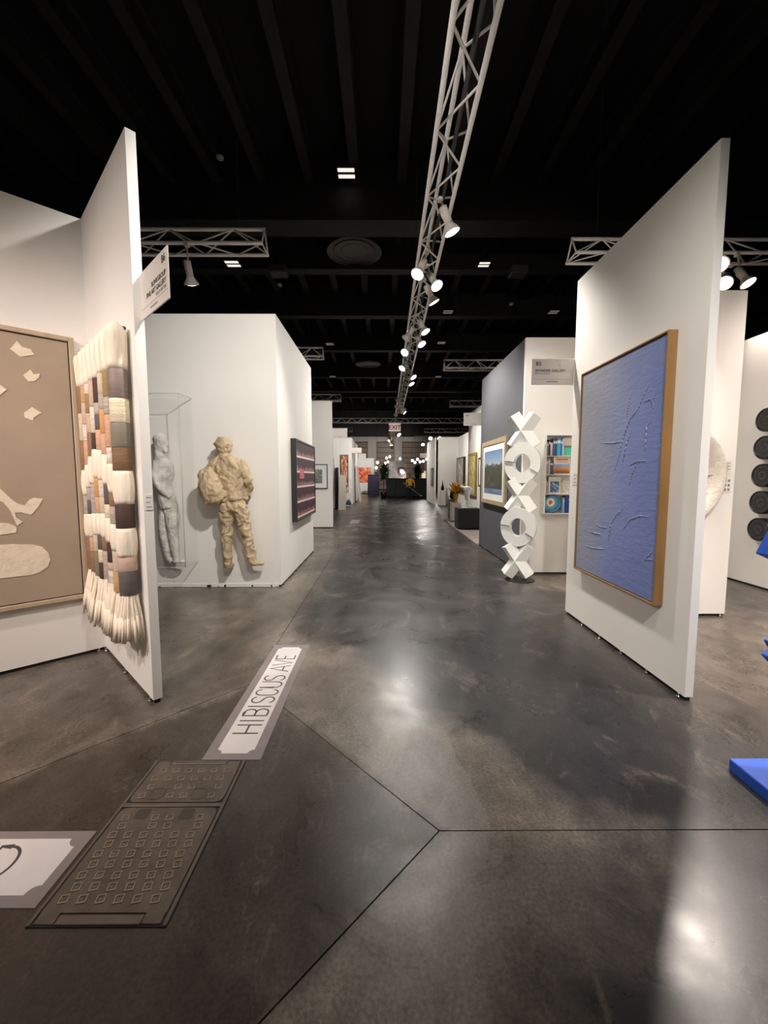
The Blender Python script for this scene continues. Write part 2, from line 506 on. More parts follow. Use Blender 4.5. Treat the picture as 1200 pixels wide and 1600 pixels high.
# ------------------------------------------------------------------ trusses
ZT = 4.52
WIRE = mat('steel_wire', (70, 68, 66), .5)
def truss(name, p0, p1, label, period=.86, conduit=False, group='aluminium lighting trusses'):
    """triangular truss, apex up; p0/p1 are the middle of the two lower chords"""
    p0, p1 = Vector(p0), Vector(p1)
    d = (p1 - p0); L = d.length; d.normalize()
    root = thing(name, p0, label, 'truss', group)
    x = d.cross(Vector((0, 0, 1))).normalized()
    M = frameM((0, 0, 0), x, d, (0, 0, 1))
    A, B, T = (-.145, 0), (.145, 0), (0, .25)
    for q in (A, B, T):
        MB().tube((q[0], 0, q[1]), (q[0], L, q[1]), .024, n=10, M=M).build('chord', ALU, root, local=True)
    h = period / 2
    for (a, b) in ((A, B), (A, T), (B, T)):
        ms = []
        for (u, w) in ((a, b), (b, a)):
            mb = MB().tube((u[0], 0, u[1]), (w[0], h, w[1]), .0105, n=6, cap=False, M=M)
            me = mb.mesh('brace'); me.materials.append(ALU); ms.append(me)
        k = 0
        while (k + 1) * h <= L:
            inst('brace', ms[k % 2], root, Matrix.Translation(d * (k * h)))
            k += 1
    for y in (0.01, L - .01):
        m = MB()
        for (a, b) in ((A, B), (A, T), (B, T)):
            m.tube((a[0], y, a[1]), (b[0], y, b[1]), .012, n=6, M=M)
        m.build('end_frame', ALU, root, local=True)
    nw = max(2, int(L // 4))
    for i in range(nw):
        y = .35 + (L - .7) * i / (nw - 1)
        q = p0 + d * y
        MB().tube((q.x, q.y, q.z + .25), (q.x, q.y, ZC), .004, n=5, cap=False).build('suspension_wire', WIRE, root)
    if conduit:
        MB().tube((.055, 0, .10), (.055, L, .10), .02, n=8, M=M).build('cable_conduit', mat('dark_cable', (60, 56, 54), .5), root, local=True)
    return root
def mainx(y): return .585 + .0105 * y
truss('lighting_truss', (mainx(-3), -3, ZT), (mainx(20), 20, ZT), 'long aluminium truss running overhead along the aisle', conduit=True, group='aluminium lighting trusses')
truss('lighting_truss', (-1.56, 5.78, ZT), (-7, 5.78, ZT), 'short aluminium truss end above the wrapped paper figure')
truss('lighting_truss', (2.63, 5.98, ZT), (8.5, 5.98, ZT), 'aluminium truss behind the top of the blue painting partition')
truss('lighting_truss', (-1.5, 10.8, ZT), (-6, 10.8, ZT), 'truss end above the magenta shelf picture booth', period=.6)
truss('lighting_truss', (1.75, 11.9, ZT), (6.5, 11.9, ZT), 'truss in front of the charcoal partition top', period=.6)
truss('lighting_truss', (2.94, 18.1, ZT), (7.5, 18.1, ZT), 'truss above the gold framed picture partition', period=.6)
truss('lighting_truss', (-1.65, 16.8, ZT), (-6, 16.8, ZT), 'truss above the framed black and white photograph', period=.6)
truss('lighting_truss', (-8, 23.5, ZT), (9, 23.5, ZT), 'truss spanning the aisle just above the exit sign', period=.6)
truss('lighting_truss', (2.9, 28.5, ZT), (8, 28.5, ZT), 'truss with two lamps near the bar', period=.8)
truss('lighting_truss', (2.6, 33.5, ZT), (8, 33.5, ZT), 'faint truss behind the truss with two lamps', period=.8)
truss('lighting_truss', (-2.0, 28.0, ZT), (-7, 28.0, ZT), 'truss behind the hanging sign of the orange picture booth', period=.8)
truss('lighting_truss', (.75, 24.2, ZT), (.85, 40, ZT), 'aluminium truss continuing down the aisle past the exit sign', period=.8)
truss('lighting_truss', (-1.2, -.3, ZT), (-6.5, -.3, ZT), 'truss over the tan picture booth', period=.86)
truss('lighting_truss', (2.4, 2.0, ZT), (8, 2.0, ZT), 'truss over the blue sculpture booth', period=.86)
MB().tube((-8, 15.4, 4.6), (8, 15.4, 4.6), .03, n=8).build('ceiling_pipe', mat('grey_pipe', (110, 104, 100), .5), label='thin grey pipe crossing the aisle below the ceiling', cat='pipe')

# ------------------------------------------------------------------ spot lamps
def build_lamp_meshes():
    b = MB()
    b.lathe([(.03, .0), (.046, .004), (.046, .2)], n=20)
    s = MB()
    s.lathe([(.046, .19), (.05, .2), (.092, .27), (.096, .275), (.096, .285), (.088, .285)], n=24)
    l = MB()
    l.lathe([(.001, .281), (.088, .281), (.08, .288), (.04, .294), (.001, .296)], n=24)
    a = MB().box((-.006, -.055, .06), (.006, -.045, .12)).tube((0, -.05, .09), (0, 0.05, .09), .008)
    return [x.mesh(n) for x, n in ((b, 'lamp_body'), (s, 'lamp_shade'), (l, 'lens'), (a, 'bracket'))]
LAMP_ME = build_lamp_meshes()
for me, mm in zip(LAMP_ME, (LAMPW, LAMPW, LENS, LAMPW)):
    me.materials.append(mm)
def lamp(pos, target, power, label, hang=None, cone=75, blend=.6, color=NEUTRAL, group='white spot lamps on the trusses', light=True, scale=1.0):
    """pos: pivot of the lamp head; it points at target; hang: point on the truss it is clamped to"""
    pos, target = Vector(pos), Vector(target)
    root = thing('spot_lamp', pos, label, 'lamp', group)
    z = (target - pos).normalized()
    x = Vector((0, 0, 1)).cross(z)
    x = x.normalized() if x.length > .01 else Vector((1, 0, 0))
    y = z.cross(x)
    R = frameM((0, 0, 0), x, y, z) @ Matrix.Diagonal((scale, scale, scale, 1))
    bd, sh_, ln, bk_ = LAMP_ME
    inst('lamp_body', bd, root, R @ Matrix.Translation((0, 0, -.09)))
    shade = inst('lamp_shade', sh_, root, R @ Matrix.Translation((0, 0, -.09)))
    inst('lens', ln, shade, Matrix.Identity(4))
    inst('bracket', bk_, root, R @ Matrix.Translation((0, 0, -.09)))
    h = Vector(hang) if hang else pos + Vector((0, 0, .2))
    MB().tube(pos, h, .012 * scale, n=8).bbox((h.x - .03, h.y - .03, h.z - .05), (h.x + .03, h.y + .03, h.z - .001), .008).build('arm', LAMPW, root)
    if light:
        ld = bpy.data.lights.new('lamp_beam', 'SPOT')
        ld.energy = power * LAMP_POWER
        ld.spot_size = math.radians(cone); ld.spot_blend = blend
        ld.shadow_soft_size = .085 * scale
        ld.color = color
        lo = bpy.data.objects.new('lamp_beam', ld)
        COL.objects.link(lo)
        lo.parent = root
        q = (-z).to_track_quat('Z', 'Y').to_matrix().to_4x4()
        lo.matrix_basis = Matrix.Translation(z * (.22 * scale)) @ q
    return root
ZL = 4.38
P1 = 420
def ml(y, side, target, power, label, cone=80, dz=0, **k):
    x = mainx(y) + side * .085
    lamp((x, y, ZL + dz + .05), target, power, label, hang=(mainx(y) + side * .02, y, ZT + .10), cone=cone, **k)
# along the aisle truss, front to back (first ones are overhead, before the picture's upper edge)
ml(-.9, 1, (2.0, 3.2, .55), P1 * 1.25, 'aisle truss lamp behind the viewer aimed at the blue painting partition', cone=52, blend=1.0)
ml(-.3, -1, (-1.3, 5.0, 1.0), P1 * .5, 'aisle truss lamp behind the viewer aimed at the paper figure wall', cone=60)
ml(1.3, 1, (2.0, 4.0, .5), P1 * .34, 'aisle truss lamp overhead aimed at the blue painting', cone=70, blend=1.0)
ml(1.9, -1, (-2.2, 5.4, 1.2), P1 * 1.35, 'aisle truss lamp overhead aimed at the wrapped paper figure', cone=75)
ml(4.9, 1, (2.3, 5.2, .9), P1 * .72, 'lamp on the aisle truss, the largest one seen below the ceiling girder', cone=100)
ml(6.0, -1, (-1.2, 4.2, .6), P1 * .5, 'lamp on the aisle truss turned towards the paper figure side')
ml(6.36, 1, (2.3, 4.4, .9), P1 * .12, 'bright lamp on the aisle truss paired with a rim-lit lamp')
ml(6.8, 1, (2.6, 7.3, 1.2), P1 * .35, 'aisle truss lamp turned away showing only its lit rim')
ml(8.2, 1, (2.3, 7.4, 1.3), P1 * .6, 'upper of two lamps in the middle of the aisle truss')
ml(9.0, 1, (2.3, 7.6, 1.3), P1 * .6, 'lower of two lamps in the middle of the aisle truss')
ml(9.75, -1, (-1.4, 7.0, 1.5), P1 * .9, 'aisle truss lamp turned to the magenta shelf picture')
ml(11.0, -1, (-1.5, 9.2, 1.3), P1 * .6, 'aisle truss lamp just below the one turned to the magenta picture')
ml(11.9, 1, (2.8, 10.6, 1.2), P1 * .7, 'aisle truss lamp turned to the gold framed picture')
ml(12.7, 1, (2.8, 11.6, 1.0), P1 * .6, 'aisle truss lamp below the one turned to the gold framed picture')
ml(8.6, -1, (-1.9, 11.7, 1.6), P1 * .9, 'aisle truss lamp aimed at the framed photograph partition', cone=70)
ml(15.5, -1, (-2.2, 18.6, 1.5), P1 * .8, 'small aisle truss lamp aimed at the narrow niche partition')
ml(17.0, -1, (-2.2, 21.4, 1.5), P1 * .8, 'small aisle truss lamp aimed at the tall orange picture')
ml(17.6, 1, (3.4, 21.0, 1.5), P1 * .9, 'small aisle truss lamp aimed at the teardrop partition')
ml(18.4, 1, (4.0, 18.0, 1.5), P1 * .6, 'small aisle truss lamp aimed at the slim dark picture')
ml(19.2, -1, (-1.6, 23.5, 1.5), P1 * .7, 'last small lamp on the aisle truss before the exit sign')
# booth trusses
lamp((-2.55, 5.66, 4.22), (-2.7, 7.6, 1.0), P1 * .5, 'lamp hanging from the truss end beside the hanging booth sign', hang=(-2.55, 5.64, ZT), cone=90)
lamp((4.6, 5.72, 4.14), (1.5, 1.9, 0.0), P1 * 1.2, 'dazzling lamp beside the top of the blue painting partition', hang=(4.6, 5.84, ZT), cone=85, color=WARM)
lamp((4.84, 5.76, 4.22), (5.6, 4.3, 1.2), P1 * .4, 'second lamp of the pair above the round cream relief', hang=(4.84, 5.84, ZT), cone=90, color=WARM)
lamp((4.3, 2.0, 4.22), (5.0, 5.0, 1.2), P1 * .7, 'lamp over the blue sculpture booth aimed at the black drums', hang=(4.3, 2.1, ZT), cone=80, color=WARM)
lamp((3.0, 2.0, 4.22), (3.2, 4.2, 1.2), P1 * .10, 'lamp over the blue sculpture booth aimed at the round relief', hang=(3.0, 2.1, ZT), cone=80, color=WARM)
lamp((-4.4, -.3, 4.22), (-1.9, 2.95, 1.0), P1 * 1.15, 'lamp over the tan picture booth aimed at the fringed hanging', hang=(-4.4, -.3, ZT), cone=70, blend=.9, color=PINK)
lamp((-2.2, -.3, 4.22), (-2.9, 2.9, .7), P1 * .95, 'lamp over the tan picture booth aimed at the tan picture', hang=(-2.2, -.3, ZT), cone=70, blend=.9, color=PINK)
lamp((3.2, 4.10, 3.62), (2.0, 2.2, 0.0), P1 * .9, 'lamp clamped to the top of the round relief partition', hang=(3.2, 4.262, 3.379), cone=115, blend=.7, color=WARM)
lamp((3.5, 2.0, 4.22), (2.8, 2.7, 0.0), P1 * 1.5, 'added lamp over the blue sculpture booth pointing down to brighten the booth floor', hang=(3.5, 2.1, ZT), cone=70, blend=.9, color=WARM)  # unseen extra lamp, put in to brighten the booth floor
lamp((-1.5, -.3, 4.15), (.63, 5.2, 4.5), P1 * 1.1, 'added lamp over the tan picture booth turned up to brighten the aisle truss', hang=(-1.5, -.3, ZT), cone=34, blend=.9)  # added out of view only to brighten the aisle truss
lamp((.99, 39.0, 4.25), (-.6, 45.8, 3.2), P1 * 2.5, 'added lamp at the end of the far aisle truss brightening the end wall', hang=(.99, 39.0, ZT), cone=110, scale=1.5)  # extra lamp put in to lift the dark hall end wall

# far lamps on the farther trusses
for i, (x, y, tx, ty, pw, lb) in enumerate([
        (.6, 25.0, -1.5, 26, .6, 'lamp below the exit sign turned to the orange picture side'),
        (.90, 25.5, 2.7, 23.5, .6, 'lamp below the exit sign turned to the bar side'),
        (.62, 28.5, -2.6, 35.8, 1.3, 'upper of two lamps far below the exit sign'),
        (.66, 30.5, -2.8, 35.8, 1.3, 'lower of two lamps far below the exit sign'),
        (3.3, 28.5, 3.4, 24, .4, 'first of two lamps on the truss beside the teardrop booth'),
        (3.9, 28.5, 4.2, 24, .4, 'second of two lamps on the truss beside the teardrop booth'),
        (3.3, 33.5, 3.0, 30, .5, 'first lamp of the far truss above the bar'),
        (4.0, 33.5, 3.6, 30, .4, 'second lamp of the far truss above the bar'),
        ]):
    lamp((x, y, 4.25), (tx, ty, 1.3), P1 * pw, lb, hang=(x, y - (.145 if x > 2 else 0), ZT), cone=90, scale=1.5)

# ------------------------------------------------------------------ picture materials (flat prints)
def print_mat(name, build, rough=.5, bump=0.0):
    """material for flat prints and canvases; build(nt, uv socket) returns a colour socket"""
    m = bpy.data.materials.new(name); m.use_nodes = True
    nt = m.node_tree; b = nt.nodes['Principled BSDF']
    tc = nt.nodes.new('ShaderNodeTexCoord')
    c = build(nt, tc.outputs['UV'])
    nt.links.new(c, b.inputs['Base Color'])
    b.inputs['Roughness'].default_value = rough
    return m
def n_noise(nt, uv, scale, detail=5, sc=(1, 1, 1), dist=0.0, loc=(0, 0, 0)):
    mp = nt.nodes.new('ShaderNodeMapping'); mp.inputs['Scale'].default_value = sc; mp.inputs['Location'].default_value = loc
    nt.links.new(uv, mp.inputs[0])
    n = nt.nodes.new('ShaderNodeTexNoise'); n.inputs['Scale'].default_value = scale; n.inputs['Detail'].default_value = detail; n.inputs['Distortion'].default_value = dist
    nt.links.new(mp.outputs[0], n.inputs['Vector'])
    return n.outputs['Fac']
def n_ramp(nt, f, stops, interp='LINEAR'):
    r = nt.nodes.new('ShaderNodeValToRGB'); e = r.color_ramp.elements; r.color_ramp.interpolation = interp
    e[0].position, e[1].position = stops[0][0], stops[-1][0]
    e[0].color, e[1].color = (*lin(stops[0][1]), 1), (*lin(stops[-1][1]), 1)
    for p, c in stops[1:-1]:
        e.new(p).color = (*lin(c), 1)
    nt.links.new(f, r.inputs[0]); return r.outputs[0]
def n_sep(nt, uv):
    s = nt.nodes.new('ShaderNodeSeparateXYZ'); nt.links.new(uv, s.inputs[0]); return s.outputs
def n_math(nt, op, a, b):
    m = nt.nodes.new('ShaderNodeMath'); m.operation = op
    for i, x in enumerate((a, b)):
        if isinstance(x, (int, float)): m.inputs[i].default_value = x
        else: nt.links.new(x, m.inputs[i])
    return m.outputs[0]
def n_mix(nt, f, a, b):
    m = nt.nodes.new('ShaderNodeMix'); m.data_type = 'RGBA'
    nt.links.new(f, m.inputs[0]); nt.links.new(a, m.inputs[6]); nt.links.new(b, m.inputs[7]); return m.outputs[2]
def splash(name, stops, scale=4, sc=(1, 1, 1), dist=1.0, rough=.5, interp='LINEAR'):
    return print_mat(name, lambda nt, uv: n_ramp(nt, n_noise(nt, uv, scale, 6, sc, dist), stops, interp), rough)
def landscape_print(nt, uv):
    s = n_sep(nt, uv)
    wob = n_math(nt, 'MULTIPLY', n_math(nt, 'SUBTRACT', n_noise(nt, uv, 9, 6), .5), .28)
    y = n_math(nt, 'ADD', s[1], wob)
    sky = n_ramp(nt, s[1], [(.6, (190, 202, 208)), (.8, (142, 168, 196)), (1, (98, 132, 178))])
    tree = n_ramp(nt, n_noise(nt, uv, 14, 8, (1.6, .5, 1), .5), [(.3, (22, 28, 24)), (.5, (52, 60, 44)), (.68, (98, 102, 74))])
    water = n_ramp(nt, n_noise(nt, uv, 5, 4, (.4, 8, 1)), [(.35, (50, 70, 110)), (.65, (140, 160, 190))])
    m1 = n_ramp(nt, y, [(.66, (0, 0, 0)), (.70, (255, 255, 255))])
    m2 = n_ramp(nt, s[1], [(.115, (255, 255, 255)), (.13, (0, 0, 0))])
    return n_mix(nt, m2, n_mix(nt, m1, tree, sky), water)
P_LAND = print_mat('landscape_print', landscape_print, .35)
P_BW = splash('grey_photo_print', [(.3, (44, 52, 44)), (.45, (150, 156, 146)), (.55, (84, 94, 84)), (.7, (232, 234, 226))], 5)
P_ORANGE = splash('orange_collage_print', [(.28, (58, 44, 36)), (.42, (184, 84, 40)), (.52, (206, 132, 92)), (.62, (226, 206, 190)), (.75, (150, 60, 34))], 4, (1, 2.4, 1))
P_RED = splash('red_orange_paint', [(.3, (160, 34, 20)), (.45, (232, 74, 32)), (.56, (244, 150, 96)), (.66, (246, 226, 206)), (.8, (216, 56, 24))], 3, dist=2)
P_GOLD = splash('gold_leaf_paint', [(.3, (120, 104, 52)), (.5, (206, 186, 112)), (.65, (238, 226, 178)), (.8, (160, 138, 70))], 7)
P_DUSK = splash('grey_rose_paint', [(.3, (96, 84, 78)), (.5, (166, 152, 142)), (.7, (206, 198, 190))], 4)
P_GREENROOM = print_mat('green_room_cover', lambda nt, uv: n_ramp(nt, n_sep(nt, uv)[1], [(0, (84, 190, 150)), (.45, (70, 186, 150)), (.5, (66, 50, 42)), (.62, (200, 190, 176)), (1, (222, 208, 190))]), .4)
P_DESERT = print_mat('desert_cover', lambda nt, uv: n_ramp(nt, n_math(nt, 'ADD', n_sep(nt, uv)[1], n_math(nt, 'MULTIPLY', n_noise(nt, uv, 6), .08)), [(.06, (224, 218, 208)), (.1, (96, 60, 34)), (.3, (196, 128, 66)), (.44, (206, 150, 90)), (.5, (116, 160, 206)), (.62, (150, 184, 216)), (.66, (230, 222, 212)), (1, (232, 224, 214))]), .4)
P_WAVE = splash('wave_cover', [(.3, (36, 48, 66)), (.5, (66, 106, 156)), (.62, (176, 200, 222)), (.75, (60, 84, 120))], 4)
P_NIGHT = splash('deep_blue_cover', [(.3, (18, 34, 92)), (.55, (34, 70, 150)), (.75, (96, 150, 206))], 4)
P_FIG = splash('pale_figure_cover', [(.3, (70, 66, 56)), (.42, (190, 184, 168)), (.6, (216, 210, 198)), (.8, (226, 222, 214))], 3)

def n_dist(nt, uv, cx, cy):
    v = nt.nodes.new('ShaderNodeVectorMath'); v.operation = 'DISTANCE'
    nt.links.new(uv, v.inputs[0]); v.inputs[1].default_value = (cx, cy, 0)
    return v.outputs['Value']
P_PLATE = print_mat('flower_plate_glaze', lambda nt, uv: n_ramp(nt, n_math(nt, 'ADD', n_dist(nt, uv, .38, .6), n_math(nt, 'MULTIPLY', n_noise(nt, uv, 8), .16)), [(.16, (190, 84, 36)), (.2, (214, 126, 60)), (.24, (232, 220, 200)), (.32, (226, 214, 196)), (.35, (90, 156, 186)), (.5, (70, 140, 176)), (.6, (34, 86, 130)), (.66, (92, 160, 190)), (.74, (26, 52, 96))]), .3)

def picture(parent, M, x0, x1, y0, y1, w, depth, fm, cm, mat_w=0.0, mat_m=None, recess=.012, inner=None):
    """frame rails, optional mount and a canvas, in the wall frame M (x along the wall, y up, z out of the wall)"""
    for lo, hi in (((x0, y0), (x0 + w, y1)), ((x1 - w, y0), (x1, y1)), ((x0 + w, y0), (x1 - w, y0 + w)), ((x0 + w, y1 - w), (x1 - w, y1))):
        MB().bbox((lo[0], lo[1], .002), (hi[0], hi[1], depth), .004, M).build('frame_rail', fm, parent)
    z = depth - recess
    if mat_w:
        MB().box((x0 + w, y0 + w, .003), (x1 - w, y1 - w, z), M).build('mount', mat_m, parent)
        w2 = w + mat_w; z2 = z + .001
    else:
        MB().box((x0 + w, y0 + w, .003), (x1 - w, y1 - w, z - .001), M).build('backing', BLACKGAP, parent)
        w2 = w + (inner or 0); z2 = z
    a, b, c, d = x0 + w2, x1 - w2, y0 + w2, y1 - w2
    q = [M @ Vector(p) for p in ((a, c, z2), (b, c, z2), (b, d, z2), (a, d, z2))]
    return MB().quad_uv(*q).build('canvas', cm, parent)

# ------------------------------------------------------------------ tan framed picture (near booth)
MT = frameM(CL, -G45, (0, 0, 1), H45)
TANFR = mat('pale_oak_frame', (184, 162, 136), .5, var=.08, vscale=14, stretch=(1, 1, .2))
TANCV = mat('tan_canvas', (166, 148, 128), .8, var=.03, vscale=5, bump=.15, bscale=220)
tp = thing('framed_picture', CL - H45 * 0 + G45 * .9 + Vector((0, 0, .49)), 'tan framed picture with ivory cut-out birds and boots', 'picture')
tcv = picture(tp, MT, -1.9, -.098, .49, 2.56, .035, .05, TANFR, TANCV, recess=.014, inner=.008)
IVORY = mat('ivory_cutout', (226, 212, 190), .8, var=.06, vscale=20, bump=.35, bscale=50)
SHAPES = {
 'bird_cutout': [[(-0.475, 2.399), (-0.434, 2.465), (-0.406, 2.428), (-0.361, 2.423), (-0.341, 2.386), (-0.423, 2.356)],
   [(-0.413, 2.226), (-0.37, 2.274), (-0.353, 2.242), (-0.318, 2.254), (-0.322, 2.224), (-0.351, 2.192), (-0.388, 2.186)],
   [(-0.579, 2.092), (-0.543, 2.137), (-0.509, 2.108), (-0.547, 2.063), (-0.573, 2.049)],
   [(-0.424, 1.952), (-0.376, 1.999), (-0.323, 1.963), (-0.371, 1.923), (-0.377, 1.898), (-0.421, 1.918)]],
 'boot_cutout': [[(-0.713, 1.539), (-0.586, 1.395), (-0.56, 1.359), (-0.52, 1.303), (-0.493, 1.279), (-0.459, 1.267), (-0.432, 1.306), (-0.405, 1.322), (-0.352, 1.313), (-0.378, 1.257), (-0.423, 1.195), (-0.443, 1.2), (-0.482, 1.216), (-0.516, 1.215), (-0.511, 1.178), (-0.476, 1.143), (-0.509, 1.119), (-0.523, 1.166), (-0.543, 1.239), (-0.574, 1.292), (-0.592, 1.306), (-0.72, 1.429)],
   [(-0.736, 1.157), (-0.601, 1.146), (-0.554, 1.139), (-0.519, 1.113), (-0.513, 1.093), (-0.517, 1.067), (-0.578, 1.06), (-0.606, 1.059), (-0.742, 1.07)]],
 'pedestal_cutout': [[(-0.833, 0.987), (-0.61, 0.985), (-0.548, 0.984), (-0.425, 0.967), (-0.375, 0.944), (-0.341, 0.891), (-0.333, 0.835), (-0.352, 0.782), (-0.401, 0.748), (-0.448, 0.736), (-0.625, 0.739), (-0.846, 0.768)]]}
for nm, ps in SHAPES.items():
    for p in ps:
        if sum(p[i][0] * p[(i + 1) % len(p)][1] - p[(i + 1) % len(p)][0] * p[i][1] for i in range(len(p))) < 0:
            p = p[::-1]
        MB().prism(p, .034, .0395, MT).build(nm, IVORY, tcv)

# ------------------------------------------------------------------ fringed cord hanging
hang = thing('fringed_hanging', CL + T45 * .63 + N45 * .06 + Vector((0, 0, .42)), 'cream cord wall hanging with wrapped brown and grey bands and a fringe', 'wall hanging')
CORD = mat('cream_cotton_cord', (240, 226, 206), .9, var=.07, vscale=30, bump=.5, bscale=120, stretch=(1, 1, .12))
def band_mat(k, rgb, metal=0.0, weave=False):
    return mat('wrapped_thread_' + k, rgb, .55 if metal else .75, metal, var=.16 if weave else .07, vscale=60, bump=.5 if weave else .25, bscale=140, stretch=(.15, .15, 1))
BC = {'tau': band_mat('taupe', (128, 112, 104), .15), 'cre': band_mat('straw', (216, 202, 174), 0, True), 'oli': band_mat('olive_grey', (126, 118, 102)),
      'brw': band_mat('brown_weave', (122, 92, 62), 0, True), 'dkb': band_mat('dark_brown', (72, 52, 44)), 'pnk': band_mat('rose_beige', (194, 166, 148)),
      'dkg': band_mat('slate', (92, 86, 84)), 'gld': band_mat('old_gold', (148, 124, 82)), 'gry': band_mat('grey_weave', (176, 164, 154), 0, True),
      'ptn': band_mat('clay_pink', (200, 158, 132)), 'tan': band_mat('honey_tan', (190, 152, 110)), 'org': band_mat('burnt_orange', (200, 148, 98)),
      'bei': band_mat('beige', (200, 182, 158)), 'whi': band_mat('off_white_weave', (214, 200, 186), 0, True), 'bro': band_mat('mid_brown', (142, 108, 82))}
COLS = [
 [(2.167, 1.966, 'bro'), (1.966, 1.757, 'bei'), (1.757, 1.531, 'bro'), (1.337, 1.189, 'gry'), (1.008, .746, 'bro')],
 [(2.153, 2.029, 'tan'), (2.029, 1.87, 'pnk'), (1.87, 1.749, 'whi'), (1.749, 1.569, 'ptn'), (1.396, 1.302, 'gry'), (1.302, 1.197, 'dkg'), (1.021, .909, 'ptn'), (.909, .746, 'bro')],
 [(2.147, 2.073, 'whi'), (2.073, 1.938, 'gld'), (1.938, 1.798, 'pnk'), (1.798, 1.628, 'bro'), (1.427, 1.21, 'gry'), (1.049, .926, 'bei'), (.926, .737, 'oli')],
 [(2.15, 1.97, 'pnk'), (1.97, 1.788, 'whi'), (1.788, 1.674, 'dkb'), (1.471, 1.335, 'org'), (1.335, 1.218, 'ptn'), (1.062, .957, 'dkg'), (.957, .861, 'cre'), (.861, .74, 'dkb')],
 [(2.147, 1.981, 'dkb'), (1.981, 1.902, 'gry'), (1.902, 1.80, 'dkg'), (1.80, 1.664, 'ptn'), (1.457, 1.34, 'whi'), (1.34, 1.226, 'bei'), (1.056, .963, 'bro'), (.963, .758, 'gry')],
 [(2.155, 2.025, 'bei'), (2.025, 1.923, 'gry'), (1.923, 1.765, 'org'), (1.765, 1.628, 'ptn'), (1.428, 1.296, 'dkg'), (1.296, 1.203, 'cre'), (1.038, .899, 'dkb'), (.899, .844, 'pnk'), (.844, .753, 'whi')],
 [(2.145, 1.987, 'gld'), (1.987, 1.876, 'gry'), (1.876, 1.669, 'ptn'), (1.669, 1.564, 'whi'), (1.374, 1.289, 'bro'), (1.289, 1.173, 'gry'), (.996, .856, 'bei'), (.856, .72, 'tan')],
 [(2.142, 1.962, 'tau'), (1.962, 1.815, 'cre'), (1.815, 1.662, 'oli'), (1.662, 1.517, 'brw'), (1.308, 1.154, 'dkb'), (.97, .877, 'pnk'), (.877, .719, 'dkg')]]
def strand_flute(seed, k=11, amp=.13):
    def f(t, z):
        return 1 + amp * abs(math.sin(k * t + seed + 3 * z)) - amp * .5 + .03 * noise.noise(Vector((math.cos(t) * 3 + seed, math.sin(t) * 3, z * 6)))
    return f
RB = .054
for ci, bands in enumerate(COLS):
    P = CL + T45 * (.165 + .132 * ci) + N45 * .068
    rnd = random.Random(ci + 3)
    cyl = lambda prof, fl=None, n=40: MB().lathe(prof, (P.x, P.y, 0), n, None, True, fl)
    ztop = 2.425
    zs = [ztop]
    fr = strand_flute(ci * 1.7)
    def cord(z1, z0, top=False):
        mid = .062; seg = 8
        prof = []
        for i in range(seg + 1):
            u = i / seg
            z = z1 + (z0 - z1) * u
            r = RB * .96 + (mid - RB) * math.sin(math.pi * u)
            if top:
                r = (.062 - .010 * u) * (math.sqrt(max(0, 1 - (1 - min(1, u * 4)) ** 2)) * .8 + .2)
            prof.append((r, z))
        cyl(prof[::-1], fr).build('cord_bundle', CORD, hang)
    prev = ztop
    for (a, b, k) in bands:
        if prev - a > .02:
            cord(prev, a, prev == ztop)
        cyl([(RB * .97, b + .0005), (RB, b + .004), (RB, a - .004), (RB * .97, a - .0005)], None, 28).build('wrapped_band', BC[k], hang)
        prev = b
    # fringe: a skirt of separate strands joined into one part
    fm = MB()
    z0 = .425 + .012 * math.sin(ci * 2)
    for i in range(110):
        t = rnd.uniform(0, 2 * math.pi); rr = math.sqrt(rnd.random())
        a0 = Vector((P.x + RB * .9 * rr * math.cos(t), P.y + RB * .9 * rr * math.sin(t), prev + .004))
        sp = rnd.uniform(1.6, 2.15)
        q = Vector((RB * sp * rr * math.cos(t), RB * sp * rr * math.sin(t), 0))
        o = q.dot(N45)
        if o < -.052: q -= N45 * (o + .052)
        a1 = Vector((P.x, P.y, z0 + rnd.uniform(-.03, .03))) + q
        am = a0.lerp(a1, .5) + Vector((q.x * .06, q.y * .06, 0))
        w = rnd.uniform(.006, .010)
        fm.tube(a0, am, w, w, 5, False).tube(am, a1, w, w * 1.15, 5, True)
    fm.build('fringe', CORD, hang)['kind'] = 'stuff'
MB().tube(CL + T45 * .1 + N45 * .03 + Vector((0, 0, 2.39)), CL + T45 * 1.13 + N45 * .03 + Vector((0, 0, 2.39)), .012).build('hanging_rod', mat('dark_rod', (60, 50, 44), .5), hang)

# ------------------------------------------------------------------ hanging booth signs
def booth_sign(M, w, h, lines, label, align='LEFT', clip=True, tiny=True):
    """M: origin at the lower-left corner seen from the front, x along the board, y up, z towards the reader"""
    root = thing('booth_sign', M @ Vector((w / 2, 0, 0)), label, 'sign', 'white booth signs on partition ends')
    bo = MB().bbox((0, 0, -.004), (w, h, .004), .002, M).build('board', SIGNW, root)
    MB().box((.012, h * .20, .004), (w - .012, h * .207, .0046), M).build('rule_line', INKGREY, bo)
    if tiny:
        MB().box((w * .36, h * .10, .004), (w * .62, h * .13, .0046), M).build('small_print', INKGREY, bo)
    for (body, x, y, size, bold, grey) in lines:
        text(bo, body, M @ Matrix.Translation((x, y, .0046)), size, INKGREY if grey else INK, align, bold)
    return root
E5 = CL + T45 * 1.232 - N45 * .045
MS6 = frameM(E5 + Vector((0, 0, 2.425)), T45, (0, 0, 1), N45)
s6 = booth_sign(MS6, .46, .27, [('B6', .43, .205, .056, .0006, False), ('BLINKGROUP', .43, .135, .038, .0005, False), ('FINE ART GALLERY', .43, .096, .038, .0005, False), ('BOCA RATON', .43, .068, .025, 0, True)], 'angled white booth sign beside the fringed cord hanging', 'RIGHT')
